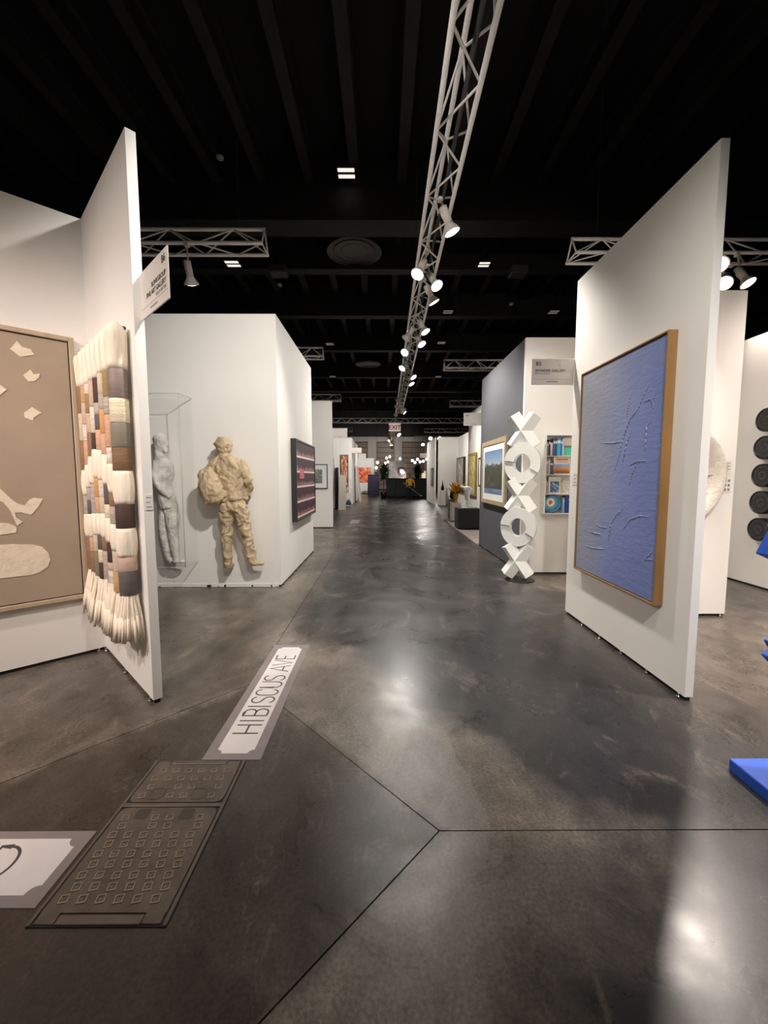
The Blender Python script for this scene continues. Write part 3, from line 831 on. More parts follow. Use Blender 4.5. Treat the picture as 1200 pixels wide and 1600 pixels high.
MB().bbox((-.03, .03, -.03), (.012, .14, -.004), .003, MS6).build('sign_clip', LAMPW, s6)
MS5 = frameM((1.555, 4.36, 2.435), (1, 0, 0), (0, 0, 1), (0, -1, 0))
s5 = booth_sign(MS5, .44, .265, [('B5', .04, .195, .056, .0006, False), ('SPONDER GALLERY', .035, .132, .036, .0004, False), ('BOCA RATON', .035, .105, .024, 0, True)], 'white booth sign beside the edge of the blue painting partition')
MB().bbox((.40, .06, -.02), (.444, .2, -.004), .003, MS5).build('sign_clip', LAMPW, s5)
booth_sign(frameM((1.73, 8.82, 2.56), (1, 0, 0), (0, 0, 1), (0, -1, 0)), .44, .27, [('C4', .04, .2, .05, .001, False)], 'booth sign on the far end of the charcoal partition')
booth_sign(frameM((-1.42, 11.84, 2.58), (1, 0, 0), (0, 0, 1), (0, -1, 0)), .43, .28, [], 'booth sign beside the framed photograph partition')
booth_sign(frameM((-1.57, 21.6, 2.72), (1, 0, 0), (0, 0, 1), (0, -1, 0)), .5, .27, [], 'booth sign at the tall orange picture')
booth_sign(frameM((-1.56, 27.02, 2.7), (1, 0, 0), (0, 0, 1), (0, -1, 0)), .5, .3, [], 'booth sign in front of the red and orange painting')
booth_sign(frameM((2.3, 25.03, 2.62), (1, 0, 0), (0, 0, 1), (0, -1, 0)), .42, .28, [], 'booth sign in front of the bar lamps')

# ------------------------------------------------------------------ blue painting
MR = frameM((2.0, 0, 0), (0, -1, 0), (0, 0, 1), (-1, 0, 0))          # x = -Y
GOLD = mat('gilded_wood_frame', (150, 112, 68), .42, .25, var=.14, vscale=10, bump=.1, bscale=60, stretch=(1, 1, .15))
def blue_canvas(nt, uv):
    s = n_sep(nt, uv)
    a = n_ramp(nt, n_math(nt, 'ADD', n_math(nt, 'SUBTRACT', s[0], n_math(nt, 'MULTIPLY', s[1], .35)), n_math(nt, 'MULTIPLY', n_noise(nt, uv, 3, 6, (1, 1, 1), .6), .5)),
               [(.1, (150, 152, 164)), (.45, (142, 148, 174)), (.7, (126, 139, 188)), (1.0, (114, 128, 182))])
    return a
BLUE = print_mat('blue_relief_paint', blue_canvas, .5)
def add_bump(m, strength, scale, sc):
    nt = m.node_tree; b = nt.nodes['Principled BSDF']
    tc = nt.nodes.new('ShaderNodeTexCoord')
    f = n_noise(nt, tc.outputs['UV'], scale, 8, sc, .8)
    bp = nt.nodes.new('ShaderNodeBump'); bp.inputs['Strength'].default_value = strength; bp.inputs['Distance'].default_value = .02
    nt.links.new(f, bp.inputs['Height']); nt.links.new(bp.outputs[0], b.inputs['Normal'])
add_bump(BLUE, .24, 9, (1.2, 6, 1))
bp_ = thing('framed_painting', (1.965, 3.45, .56), 'large blue textured painting in a gilded frame', 'painting')
bcv = picture(bp_, MR, -4.06, -2.842, .562, 2.47, .016, .07, GOLD, BLUE, recess=.012, inner=.006)
RIDGES = [[(3.022, 2.152), (3.08, 2.106), (3.148, 1.996), (3.246, 1.928), (3.322, 1.807), (3.362, 1.678), (3.429, 1.529)], [(3.216, 1.853), (3.268, 1.759), (3.317, 1.601)], [(3.251, 2.126), (3.279, 2.032), (3.296, 1.949)],
 [(2.946, 2.078), (2.99, 2.023), (2.976, 1.968)], [(2.979, 1.891), (3.037, 1.846), (3.044, 1.672)], [(3.239, 1.563), (3.147, 1.595), (3.027, 1.598)], [(3.124, 1.587), (3.186, 1.497), (3.214, 1.411)],
 [(3.261, 1.241), (3.371, 1.164), (3.446, 1.079), (3.477, 0.932)], [(2.94, 1.191), (3.067, 1.186), (3.179, 1.146), (3.27, 1.054)], [(3.298, 1.231), (3.332, 1.168)],
 [(2.881, 0.971), (2.917, 0.926), (2.975, 0.873), (2.88, 0.889)], [(3.637, 1.774), (3.463, 1.763), (3.357, 1.766)], [(3.887, 0.823), (3.715, 0.826), (3.528, 0.851)], [(3.735, 1.062), (3.605, 1.036), (3.5, 1.04)], [(3.828, 0.964), (3.599, 0.97)], [(3.085, 2.033), (3.012, 2.04)]]
RIDGEM = mat('blue_relief_ridge', (132, 140, 172), .5, var=.1, vscale=30)
for r in RIDGES:
    m = MB()
    pts = []
    for a, b in zip(r[:-1], r[1:]):
        for i in range(4):
            t = i / 4
            pts.append((a[0] + (b[0] - a[0]) * t, a[1] + (b[1] - a[1]) * t))
    pts.append(r[-1])
    for i in range(len(pts) - 1):
        w = .007 * (.35 + .65 * math.sin(math.pi * (i + .5) / len(pts)))
        jit = .003 * noise.noise(Vector((pts[i][0] * 30, pts[i][1] * 30, 0)))
        m.tube((1.943, pts[i][0], pts[i][1] + jit), (1.943, pts[i + 1][0], pts[i + 1][1]), w, w, 6)
    m.build('paint_ridge', RIDGEM, bcv)

def card(M, x, y, w, h, label, n=3):
    """small wall label with lines of print"""
    root = thing('wall_label', M @ Vector((x, y, 0)), label, 'label', 'small white wall labels')
    MB().bbox((x - w / 2, y - h / 2, .0005), (x + w / 2, y + h / 2, .004), .001, M).build('card', LABELW, root)
    cd_ = root.children[0]; m = MB()
    for i in range(n):
        yy = y + h * .3 - i * h * .6 / max(1, n - 1)
        m.box((x - w * .4, yy - h * .025, .004), (x + w * (.35 - .2 * (i % 2)), yy + h * .025, .0045), M)
    m.build('print_lines', INKGREY, cd_)
card(MR, -4.24, 1.46, .09, .13, 'white wall label between the blue painting and the far edge')
card(MT, -.03, 1.30, .04, .09, 'small clear label in the corner beside the tan picture')
ME = frameM(CL + T45 * 1.231, -N45, (0, 0, 1), T45)
card(ME, .03, 1.32, .04, .1, 'tiny label on the narrow end of the fringed hanging partition')

# ------------------------------------------------------------------ round relief and its text panel
MC = frameM((0, 4.235, 0), (1, 0, 0), (0, 0, 1), (0, -1, 0))
CREAM = mat('cream_plaster', (214, 206, 194), .8, var=.06, vscale=18, bump=.6, bscale=45)
wr = thing('round_relief', (2.92, 4.2, .95), 'round cream wall relief half hidden by a partition edge', 'wall relief')
MW = MC @ Matrix.Translation((2.92, 1.5, 0))
MB().lathe([(.40, .002), (.555, .002), (.56, .02), (.555, .11), (.54, .12), (.44, .075), (.43, .06), (.40, .05)], n=72, M=MW).build('rim', CREAM, wr)
MB().lathe([(.01, .002), (.42, .002), (.42, .045), (.01, .06)], n=60, M=MW).build('dish', CREAM, wr)
for i in range(14):
    t = 2 * math.pi * i / 14
    MB().tube(MW @ Vector((.1 * math.cos(t), .1 * math.sin(t), .055)), MW @ Vector((.54 * math.cos(t), .54 * math.sin(t), .075)), .007).build('rib', CREAM, wr)
card(MC, 3.555, 1.58, .1, .14, 'printed text label beside the round cream relief', 6)
tl = thing('thumbnail_label', MC @ Vector((3.55, 1.4, 0)), 'small sheet of dark thumbnails below the relief text label', 'label')
MB().bbox((3.50, 1.32, .0005), (3.61, 1.47, .003), .001, MC).build('card', LABELW, tl)
for i in range(3):
    for j in range(3):
        MB().box((3.51 + i * .034, 1.335 + j * .046, .003), (3.53 + i * .034, 1.36 + j * .046, .0035), MC).build('thumbnail', INKGREY, tl)

# ------------------------------------------------------------------ black drums on the booth wall
DRUM = mat('black_lacquer', (24, 22, 24), .35)
DRUMF = mat('charred_black_relief', (62, 60, 66), .5, var=.5, vscale=20, bump=1.0, bscale=26)
MX = frameM((5.02, 0, 0), (0, -1, 0), (0, 0, 1), (-1, 0, 0))
for i, (z, lb) in enumerate(zip((2.205, 1.853, 1.497, 1.147, .795), ('topmost black drum of the column on the booth wall', 'second black drum from the top of the column', 'middle black drum of the column of five', 'second black drum from the bottom of the column', 'lowest black drum, partly behind the blue sculpture'))):
    r = thing('wall_drum', (4.95, 5.3, z - .15), lb, 'wall sculpture', 'black drums in a column')
    Md = MX @ Matrix.Translation((-5.285, z, 0))
    MB().lathe([(.14, .002), (.15, .01), (.15, .12), (.145, .126), (.136, .126), (.132, .115)], n=40, M=Md).build('drum_shell', DRUM, r)
    f = MB()
    rings = []
    for j in range(7):
        rings.append((.001 + .133 * (1 - j / 6), .112 + (.008 * math.sin(j * 1.9))))
    f.lathe(rings, n=28, M=Md, flute=lambda t, zz: 1 + .02 * math.sin(5 * t + zz * 200))
    f.build('drum_face', DRUMF, r)

# ------------------------------------------------------------------ blue floor sculpture (mostly outside the picture)
BL = mat('ultramarine_steel', (40, 88, 196), .45, bump=.05, bscale=30)
bs = thing('blue_sculpture', (2.25, 1.5, 0), 'bright blue folded steel sculpture on a flat blue base plate', 'sculpture')
MB().bbox((1.755, 1.0, 0), (2.75, 1.95, .062), .004).build('base_plate', BL, bs)
def beam(p0, p1, w, d):
    p0, p1 = Vector(p0), Vector(p1)
    z = (p1 - p0).normalized(); y = Vector((0, 1, 0)); x = y.cross(z).normalized()
    M = frameM(p0, x, y, z)
    return MB().bbox((-w / 2, -d / 2, 0), (w / 2, d / 2, (p1 - p0).length), .004, M)
beam((2.35, 1.6, .05), (1.905, 1.86, .66), .14, .14).build('folded_arm', BL, bs)
beam((1.895, 1.86, .63), (2.4, 1.80, .95), .14, .14).build('folded_arm', BL, bs)
beam((2.40, 1.80, .90), (1.81, 1.86, 1.17), .12, .14).build('folded_arm', BL, bs)

# ------------------------------------------------------------------ floor street signs
FS_GREY = mat('grey_floor_vinyl', (142, 132, 132), .45, var=.05, vscale=12)
FS_WHITE = mat('white_floor_vinyl', (232, 226, 224), .4, var=.02, vscale=9)
def notched(x0, x1, y0, y1, r):
    out = []
    for cx, cy, a0 in ((x1, y0, 180), (x1, y1, 270), (x0, y1, 0), (x0, y0, 90)):
        for i in range(7):
            t = math.radians(a0 - i * 15)
            out.append((cx + r * math.cos(t), cy + r * math.sin(t)))
    return out
hs = thing('floor_sign', (-.79, 2.77, 0), 'grey bordered white street sign decal lying along the aisle floor', 'floor sign')
MB().box((-.946, 2.032, 0), (-.638, 3.505, .0025)).build('border', FS_GREY, hs)
def ccw(p):
    a = sum(p[i][0] * p[(i + 1) % len(p)][1] - p[(i + 1) % len(p)][0] * p[i][1] for i in range(len(p)))
    return p if a > 0 else p[::-1]
wf = MB().prism(ccw(notched(-.893, -.693, 2.08, 3.452, .03)), .0025, .0032).build('white_field', FS_WHITE, hs)
def arc(cx, cy, rx, ry, a0, a1, n=10):
    return [(cx + rx * math.cos(math.radians(a0 + (a1 - a0) * i / n)), cy + ry * math.sin(math.radians(a0 + (a1 - a0) * i / n))) for i in range(n + 1)]
def glyph(ch, w):
    """single-stroke capitals in a box w wide and 1 high"""
    h = w / 2
    G = {'H': [[(0, 0), (0, 1)], [(w, 0), (w, 1)], [(0, .5), (w, .5)]], 'I': [[(h, 0), (h, 1)]],
         'B': [[(0, 0), (0, 1), (w * .5, 1)] + arc(w * .5, .76, w * .45, .24, 90, -90) + [(0, .52)], [(w * .5, .52)] + arc(w * .5, .26, w * .5, .26, 90, -90) + [(0, 0)]],
         'S': [arc(h, .76, h, .24, 20, 270, 12) + arc(h, .25, h, .25, 90, -160, 12)],
         'C': [arc(h, .70, h, .30, 15, 180, 8) + arc(h, .30, h, .30, 180, 345, 8)],
         'U': [[(0, 1), (0, .3)] + arc(h, .3, h, .3, 180, 360, 10) + [(w, 1)]],
         'A': [[(0, 0), (h, 1), (w, 0)], [(w * .2, .32), (w * .8, .32)]], 'V': [[(0, 1), (h, 0), (w, 1)]],
         'E': [[(w, 1), (0, 1), (0, 0), (w, 0)], [(0, .52), (w * .85, .52)]],
         'D': [[(0, 0), (0, 1), (w * .4, 1)] + arc(w * .4, .5, w * .6, .5, 90, -90, 14) + [(0, 0)]]}
    return G[ch]
MH = frameM((-.717, 0, .0032), (0, 1, 0), (-1, 0, 0), (0, 0, 1))      # letters read along +Y, tops towards -X
INKF = mat('grey_floor_ink', (74, 70, 70), .5)
for ch, a, b in (('H', 2.252, 2.332), ('I', 2.355, 2.395), ('B', 2.428, 2.502), ('I', 2.510, 2.550), ('S', 2.574, 2.645), ('C', 2.667, 2.742), ('U', 2.769, 2.85), ('S', 2.870, 2.942), ('A', 3.008, 3.105), ('V', 3.108, 3.203), ('E', 3.224, 3.29)):
    m = MB()
    for st in glyph(ch, (b - a) / .148):
        m.ribbon([(a + x * .148, y * .148) for x, y in st], .0105, 0, .0006, MH)
    m.build('letter', INKF, wf)
h2 = thing('floor_sign', (-1.6, 1.45, 0), 'white street sign decal crossing the lower edge beside the metal hatch', 'floor sign')
MB().box((-2.9, 1.293, 0), (-1.195, 1.6, .0025)).build('border', FS_GREY, h2)
wf2 = MB().prism(ccw(notched(-2.84, -1.235, 1.335, 1.563, .036)), .0025, .0032).build('white_field', FS_WHITE, h2)
m = MB()
for st in glyph('D', .72):
    m.ribbon([(-1.522 + x * .15, 1.378 + y * .15) for x, y in st], .0105, .0032, .0038)
m.build('letter', INKF, wf2)
h3 = thing('floor_sign', (-.9, 13.6, 0), 'small white floor decal far down the aisle', 'floor sign')
MB().box((-1.1, 12.9, 0), (-.68, 14.2, .0025)).build('border', FS_GREY, h3)
MB().box((-1.04, 12.98, .0025), (-.75, 14.1, .0032)).build('white_field', FS_WHITE, h3)

# ------------------------------------------------------------------ metal floor hatch
IRON = mat('worn_cast_iron', (104, 94, 84), .5, .35, var=.2, vscale=9, bump=.25, bscale=60)
IRONP = mat('rubbed_iron_pads', (152, 140, 126), .45, .4, var=.2, vscale=30)
IRONE = mat('bright_iron_edge', (112, 102, 94), .45, .4, var=.15, vscale=12)
hx0, hx1, hy0, hy1 = -1.176, -.712, 1.231, 2.024
hatch = thing('floor_hatch', ((hx0 + hx1) / 2, (hy0 + hy1) / 2, 0), 'cast iron floor hatch with two studded covers', 'hatch')
MB().box((hx0, hy0, 0), (hx1, hy1, .003)).build('bed', mat('dark_iron_gap', (40, 36, 33), .7), hatch)
for lo, hi in (((hx0, hy0), (hx0 + .012, hy1)), ((hx1 - .014, hy0), (hx1, hy1)), ((hx0 + .09, hy0 + .004), (hx1 - .09, hy0 + .036)), ((hx0 + .09, hy1 - .03), (hx1 - .09, hy1 - .004)), ((hx0 + .012, 1.722), (hx1 - .014, 1.742))):
    MB().bbox((*lo, .003), (*hi, .008), .002).build('frame_bar', IRONE, hatch)
def rounded(x0, x1, y0, y1, r, corners=(1, 1, 1, 1)):
    out = []
    for (cx, cy, a0), k in zip(((x1 - r, y0 + r, 270), (x1 - r, y1 - r, 0), (x0 + r, y1 - r, 90), (x0 + r, y0 + r, 180)), corners):
        if k:
            out += [(cx + r * math.cos(math.radians(a0 + i * 18)), cy + r * math.sin(math.radians(a0 + i * 18))) for i in range(6)]
        else:
            out.append((x1 if cx > (x0 + x1) / 2 else x0, y0 if cy < (y0 + y1) / 2 else y1))
    return out
lower = MB().prism(rounded(hx0 + .018, hx1 - .02, hy0 + .042, 1.716, .03, (0, 1, 1, 0)), .003, .0065).build('cover', IRON, hatch)
upper = MB().prism(rounded(hx0 + .018, hx1 - .02, 1.748, hy1 - .034, .03, (1, 0, 0, 1)), .003, .0065).build('cover', IRON, hatch)
pm = MB()
for st in ([(-.013, -.013), (.013, -.013), (.013, .013), (-.013, .013)],):
    pm.ribbon(st, .0046, 0, .002, closed=True)
pm.ribbon([(-.006, .005), (-.003, -.005), (0, .003), (.003, -.005), (.006, .005)], .002, 0, .0016)
padme = pm.mesh('stud'); padme.materials.append(IRONP)
def studs(cover, rows, skip):
    for j, (y, off) in enumerate(rows):
        for i in range(6):
            if (j, i) in skip: continue
            x = hx0 + .062 + i * .064 + off
            inst('stud', padme, cover, wmat(cover).inverted() @ Matrix.Translation((x, y, .0065)) @ Matrix.Rotation(.2, 4, 'Z'))
studs(lower, [(1.318 + j * .043, (.0, .012)[j % 2]) for j in range(9)], {(8, 1), (8, 4), (7, 1), (7, 4)})
studs(upper, [(1.785 + j * .054, (.0, .012)[j % 2]) for j in range(4)], {(0, 1), (0, 4), (1, 1), (1, 4)})
for x in (hx0 + .126, hx0 + .318):
    MB().prism(ccw(rounded(x - .03, x + .03, 1.655, 1.71, .012)), .0065, .0072).build('lift_pocket', mat('lift_pocket_iron', (70, 62, 56), .6), lower)
    MB().ribbon(rounded(x - .03, x + .03, 1.765, 1.83, .014), .003, .0065, .0085, closed=True).build('lift_handle', IRONE, upper)
for x in (hx0 + .02, hx1 - .088):
    MB().bbox((x, hy0 + .006, .003), (x + .066, hy0 + .05, .0072), .002).build('corner_plate', IRON, hatch)
    MB().bbox((x, hy1 - .04, .003), (x + .066, hy1 - .008, .0072), .002).build('corner_plate', IRON, hatch)

# ------------------------------------------------------------------ white stacked letter sculpture
XW = mat('white_powder_coat', (236, 236, 232), .4, bump=.03, bscale=60)
xo = thing('letter_sculpture', (1.99, 5.80, 0), 'tall white stacked letter sculpture of crosses and broken rings', 'sculpture')
MB().lathe([(.19, 0), (.20, .004), (.20, .012), (.19, .016)], (1.99, 5.80, 0), 40).build('base_disc', mat('dark_base_plate', (40, 38, 36), .4, .3), xo)
NX = Vector((-.50, -.866, 0)); TX = Vector((.866, -.50, 0))           # ring front normal and letter x axis
NC = Vector((-.33, -.944, 0)); TC = Vector((.944, -.33, 0))            # cross front
def cross(cx, z, half, w=.145):
    M = frameM((1.985 + cx, 5.80, z), TC, (0, 0, 1), NC)
    for sg in (-1, 1):
        R = Matrix.Rotation(math.radians(56) * sg, 4, 'Z') @ Matrix.Rotation(math.radians(24 * sg), 4, 'X')
        MB().bbox((-half, -w / 2, -w / 2), (half, w / 2, w / 2), .003, M @ R).build('cross_bar', XW, xo)
def ring(cx, z, r0, r1):
    M = frameM((1.985 + cx, 5.80, z), TX, (0, 0, 1), NX)
    d = .075
    for a0, a1, off, k in ((-28, 172, (.012, .004, .02), 1.0), (172, 332, (.0, -.006, -.012), .95)):
        n = 26
        v = []; fs = []
        for i in range(n + 1):
            t = math.radians(a0 + (a1 - a0) * i / n)
            for r in (r0 * k, r1 * k):
                for zz in (-d, d):
                    v.append((off[0] + r * math.cos(t) * .9, off[1] + r * math.sin(t) * 1.04, off[2] + zz))
        for i in range(n):
            b = i * 4
            fs += [(b + 1, b + 3, b + 7, b + 5), (b + 2, b, b + 4, b + 6), (b, b + 1, b + 5, b + 4), (b + 3, b + 2, b + 6, b + 7)]
        fs += [(0, 2, 3, 1), (n * 4 + 1, n * 4 + 3, n * 4 + 2, n * 4)]
        mb = MB(); mb.add(v, fs, M); mb.build('ring_half', XW, xo)
cross(.0, 2.115, .265)
ring(-.01, 1.665, .125, .272)
cross(-.02, 1.215, .265)
ring(-.045, .765, .125, .268)
cross(-.035, .285, .265)

# ------------------------------------------------------------------ wall shelf with books
MBK = frameM((0, 6.142, 0), (1, 0, 0), (0, 0, 1), (0, -1, 0))
SHW = mat('white_shelf_lacquer', (226, 224, 220), .4)
sh = thing('wall_bookshelf', (2.63, 6.06, .93), 'white open wall shelf with four rows of books', 'bookshelf')
X0, X1, D = 2.39, 3.1, .16
zsh = [.945, 1.232, 1.515, 1.785, 2.085]
for (a, b) in ((X0 - .015, X0), (X1, X1 + .015)):
    MB().bbox((a, .935, .001), (b, 2.095, D), .003, MBK).build('side_board', SHW, sh)
MB().box((X0, .94, .001), (X1, 2.09, .01), MBK).build('back_board', SHW, sh)
for z in zsh:
    MB().bbox((X0, z - .012, .01), (X1, z, D), .003, MBK).build('shelf_board', SHW, sh)
def book(x0, x1, row, h, depth, rgb, label, cover=None, tilt=0):
    z0 = zsh[row]
    root = thing('book', MBK @ Vector(((x0 + x1) / 2, z0, .06)), label, 'book', 'books on the white wall shelf')
    zf = .02 + depth
    bm = mat('cover_%d_%d_%d' % rgb, rgb, .45, var=.05, vscale=20)
    bi = MB().bbox((x0, z0 + .0005, .016), (x1, z0 + h, zf), .002, MBK).build('binding', bm, root)
    if cover is not None:
        q = [MBK @ Vector(p) for p in ((x0 + .004, z0 + .006, zf + .0008), (x1 - .004, z0 + .006, zf + .0008), (x1 - .004, z0 + h - .006, zf + .0008), (x0 + .004, z0 + h - .006, zf + .0008))]
        MB().quad_uv(*q).build('cover_print', cover, bi)
    else:
        MB().box((x0 + .003, z0 + h * .72, zf), (x1 - .003, z0 + h * .86, zf + .0006), MBK).build('spine_title', mat('spine_title_ink', (214, 210, 200), .5), bi)
    return root
book(2.405, 2.43, 3, .20, .10, (120, 120, 132), 'slim grey book at the start of the top row')
book(2.432, 2.456, 3, .235, .10, (38, 38, 46), 'black book in the top row')
book(2.458, 2.49, 3, .19, .10, (204, 196, 204), 'pale lilac book in the top row')
book(2.494, 2.52, 3, .245, .11, (70, 82, 132), 'violet blue book in the top row')
book(2.522, 2.548, 3, .245, .11, (34, 62, 110), 'navy book in the top row')
book(2.55, 2.60, 3, .255, .11, (50, 160, 186), 'wide turquoise book in the top row')
book(2.602, 2.625, 3, .245, .11, (40, 92, 170), 'bright blue book in the top row')
book(2.627, 2.648, 3, .25, .11, (186, 196, 220), 'pale blue book at the end of the top row')
book(2.655, 2.86, 3, .262, .09, (216, 206, 192), 'book with a green room cover facing out on the top row', P_GREENROOM)
book(2.405, 2.432, 2, .215, .10, (150, 142, 144), 'grey book at the start of the second row')
book(2.436, 2.462, 2, .22, .10, (196, 190, 196), 'pale grey book beside the desert cover')
book(2.466, 2.505, 2, .19, .10, (84, 74, 80), 'dark short book beside the desert cover')
dsb = book(2.515, 2.755, 2, .255, .09, (228, 220, 210), 'cream book with a desert photograph cover facing out', P_DESERT)
MB().box((2.545, zsh[2] + .205, .1112), (2.725, zsh[2] + .232, .1118), MBK).build('title_strip', mat('rust_title_ink', (190, 120, 70), .5), dsb)
MB().box((2.56, zsh[2] + .18, .1112), (2.715, zsh[2] + .19, .1118), MBK).build('title_strip', mat('rust_title_ink', (190, 120, 70), .5), dsb)
book(2.40, 2.414, 1, .23, .10, (196, 186, 176), 'thin beige book at the start of the third row')
book(2.417, 2.438, 1, .18, .10, (150, 140, 132), 'short taupe book in the third row')
wv = book(2.45, 2.63, 1, .25, .09, (224, 214, 210), 'pale book with a blue wave picture on the third row')
q = [MBK @ Vector(p) for p in ((2.475, zsh[1] + .02, .1112), (2.61, zsh[1] + .02, .1112), (2.61, zsh[1] + .18, .1112), (2.475, zsh[1] + .18, .1112))]
MB().quad_uv(*q).build('cover_print', P_WAVE, wv)
book(2.636, 2.658, 1, .18, .10, (186, 178, 130), 'olive and cream book beside the wave cover')
book(2.665, 2.79, 1, .19, .09, (214, 208, 196), 'cream book with a small dark figure on its cover', P_FIG)
pl = thing('glazed_plate', MBK @ Vector((2.53, zsh[0], .08)), 'blue glazed round plate with an orange flower on the bottom shelf', 'plate')
Mp = MBK @ Matrix.Translation((2.53, zsh[0] + .133, .07))
MB().lathe([(.13, 0), (.134, .01), (.125, .014), (.08, .004), (.001, .002)][::-1], n=40, M=Mp).build('dish', mat('teal_glaze', (60, 128, 164), .25), pl)
n = 32
v = [(.118 * math.cos(2 * math.pi * i / n), .118 * math.sin(2 * math.pi * i / n), .0135) for i in range(n)]
pm = MB(); pm.add(v, [tuple(range(n))], Mp); pm.uv[0] = [(.5 + .5 * math.cos(2 * math.pi * i / n), .5 + .5 * math.sin(2 * math.pi * i / n)) for i in range(n)]
pm.build('glaze_print', P_PLATE, pl)
book(2.668, 2.695, 0, .23, .10, (150, 176, 206), 'pale blue book beside the glazed plate')
book(2.705, 2.88, 0, .25, .09, (26, 50, 120), 'deep blue book facing out on the bottom row', P_NIGHT)

# ------------------------------------------------------------------ landscape on the charcoal wall
MD = frameM((2.1, 0, 0), (0, -1, 0), (0, 0, 1), (-1, 0, 0))
ld_ = thing('framed_landscape', (2.08, 7.65, .97), 'gold framed lakeside tree landscape on the charcoal partition', 'picture')
picture(ld_, MD, -8.47, -6.86, .965, 2.16, .085, .05, mat('antique_gold_frame', (188, 168, 134), .45, .2, var=.1, vscale=12), P_LAND, mat_w=.11, mat_m=mat('white_mount', (232, 232, 230), .7))

# ------------------------------------------------------------------ magenta shelf picture
ML = frameM((-1.36, 0, 0), (0, 1, 0), (0, 0, 1), (1, 0, 0))
mg = thing('framed_bottle_picture', (-1.34, 7.0, .8), 'black framed magenta picture of lit shelves with bottles', 'picture')
PLUM = mat('plum_print', (58, 14, 34), .6, var=.2, vscale=6)
mcv = picture(mg, ML, 6.15, 7.86, .8, 2.05, .03, .085, mat('black_box_frame', (36, 38, 34), .5), PLUM, recess=.012)
LIT = mat('pink_white_print', (238, 214, 222), .4)
BOT = mat('rose_bottle_print', (216, 176, 180), .4, rgb2=(196, 130, 110), vscale=3)
bt = MB(); rs = random.Random(2)
for i in range(5):
    z = .86 + i * .232
    MB().box((6.185, z - .012, .073), (7.825, z + .016, .076), ML).build('lit_shelf_print', LIT, mcv)
    for k in range(13):
        y = 6.27 + k * .122 + rs.uniform(-.01, .01)
        h = rs.uniform(.05, .085); w = .02
        bt.prism([(y - w, z + .016), (y + w, z + .016), (y + w, z + .016 + h * .55), (y + .006, z + .016 + h * .7), (y + .006, z + .016 + h), (y - .006, z + .016 + h), (y - .006, z + .016 + h * .7), (y - w, z + .016 + h * .55)], .073, .0755, ML)
bt.build('bottle_print', BOT, mcv)
MB().box((6.42, 1.45, .0762), (6.78, 1.60, .077), ML).build('red_crate_print', mat('red_crate_print', (206, 84, 104), .4), mg)

# ------------------------------------------------------------------ framed photograph farther on
M3 = frameM((0, 11.81, 0), (1, 0, 0), (0, 0, 1), (0, -1, 0))
ph = thing('framed_photograph', (-1.95, 11.79, 1.15), 'black framed grey photograph with a wide white mount', 'picture')
picture(ph, M3, -2.4, -1.56, 1.14, 1.84, .022, .04, mat('black_box_frame', (36, 38, 34), .5), P_BW, mat_w=.13, mat_m=mat('white_mount', (232, 232, 230), .7))

# ------------------------------------------------------------------ wrapped paper man with backpack
PAPER = mat('kraft_paper', (188, 166, 134), .6, var=.12, vscale=9, bump=.6, bscale=30)
def crumple(amp, scale, seed):
    off = Vector((seed, seed * 2.3, seed * .7))
    def f(co, n):
        p = (co + off) * scale
        w = p + Vector((noise.noise(p * .6), noise.noise(p * .6 + Vector((9, 0, 0))), noise.noise(p * .6 + Vector((0, 9, 0))))) * .8
        r = 1 - abs(noise.noise(w)) * 2.4
        d, _ = noise.voronoi(Vector((w.x, w.y, w.z * .8)) * 1.25)
        v = (d[1] - d[0])
        r2 = 1 - abs(noise.noise(w * 2.3 + Vector((5, 3, 1)))) * 2
        return amp * (.55 * r + .7 * min(.7, v) + .3 * r2 - .55)
    return f
man = thing('wrapped_figure_sculpture', (-1.9, 5.3, .3), 'life-size tan paper sculpture of a hooded man with a backpack seen from behind', 'sculpture')
YM = 5.25
def C(x, z, y=YM): return (x, y, z)
def figure_part(name, chains, voxel, amp, scale, seed, m=PAPER, sm=3):
    b = MB()
    for c in chains: loft(b, c)
    me = remeshed(b, voxel, sm, crumple(amp, scale, seed), wmat(man).inverted())
    return mesh_part(name, me, m, man)
# head with hood
figure_part('hood', [[(C(-2.0, 1.76), .05, .055), (C(-2.0, 1.80), .085, .09), (C(-2.005, 1.87), .1, .11), (C(-2.005, 1.93), .092, .105), (C(-2.0, 1.975), .06, .07), (C(-2.0, 1.985), .02, .02)],
                     [(C(-2.07, 1.90, YM - .02), .03, .06), (C(-2.11, 1.885, YM - .01), .022, .045)]], .011, .020, 8, 1.0, sm=2)
figure_part('collar', [[(C(-2.0, 1.70), .10, .085), (C(-2.0, 1.76), .075, .07), (C(-2.0, 1.80), .06, .06)]], .016, .008, 12, 2.0)
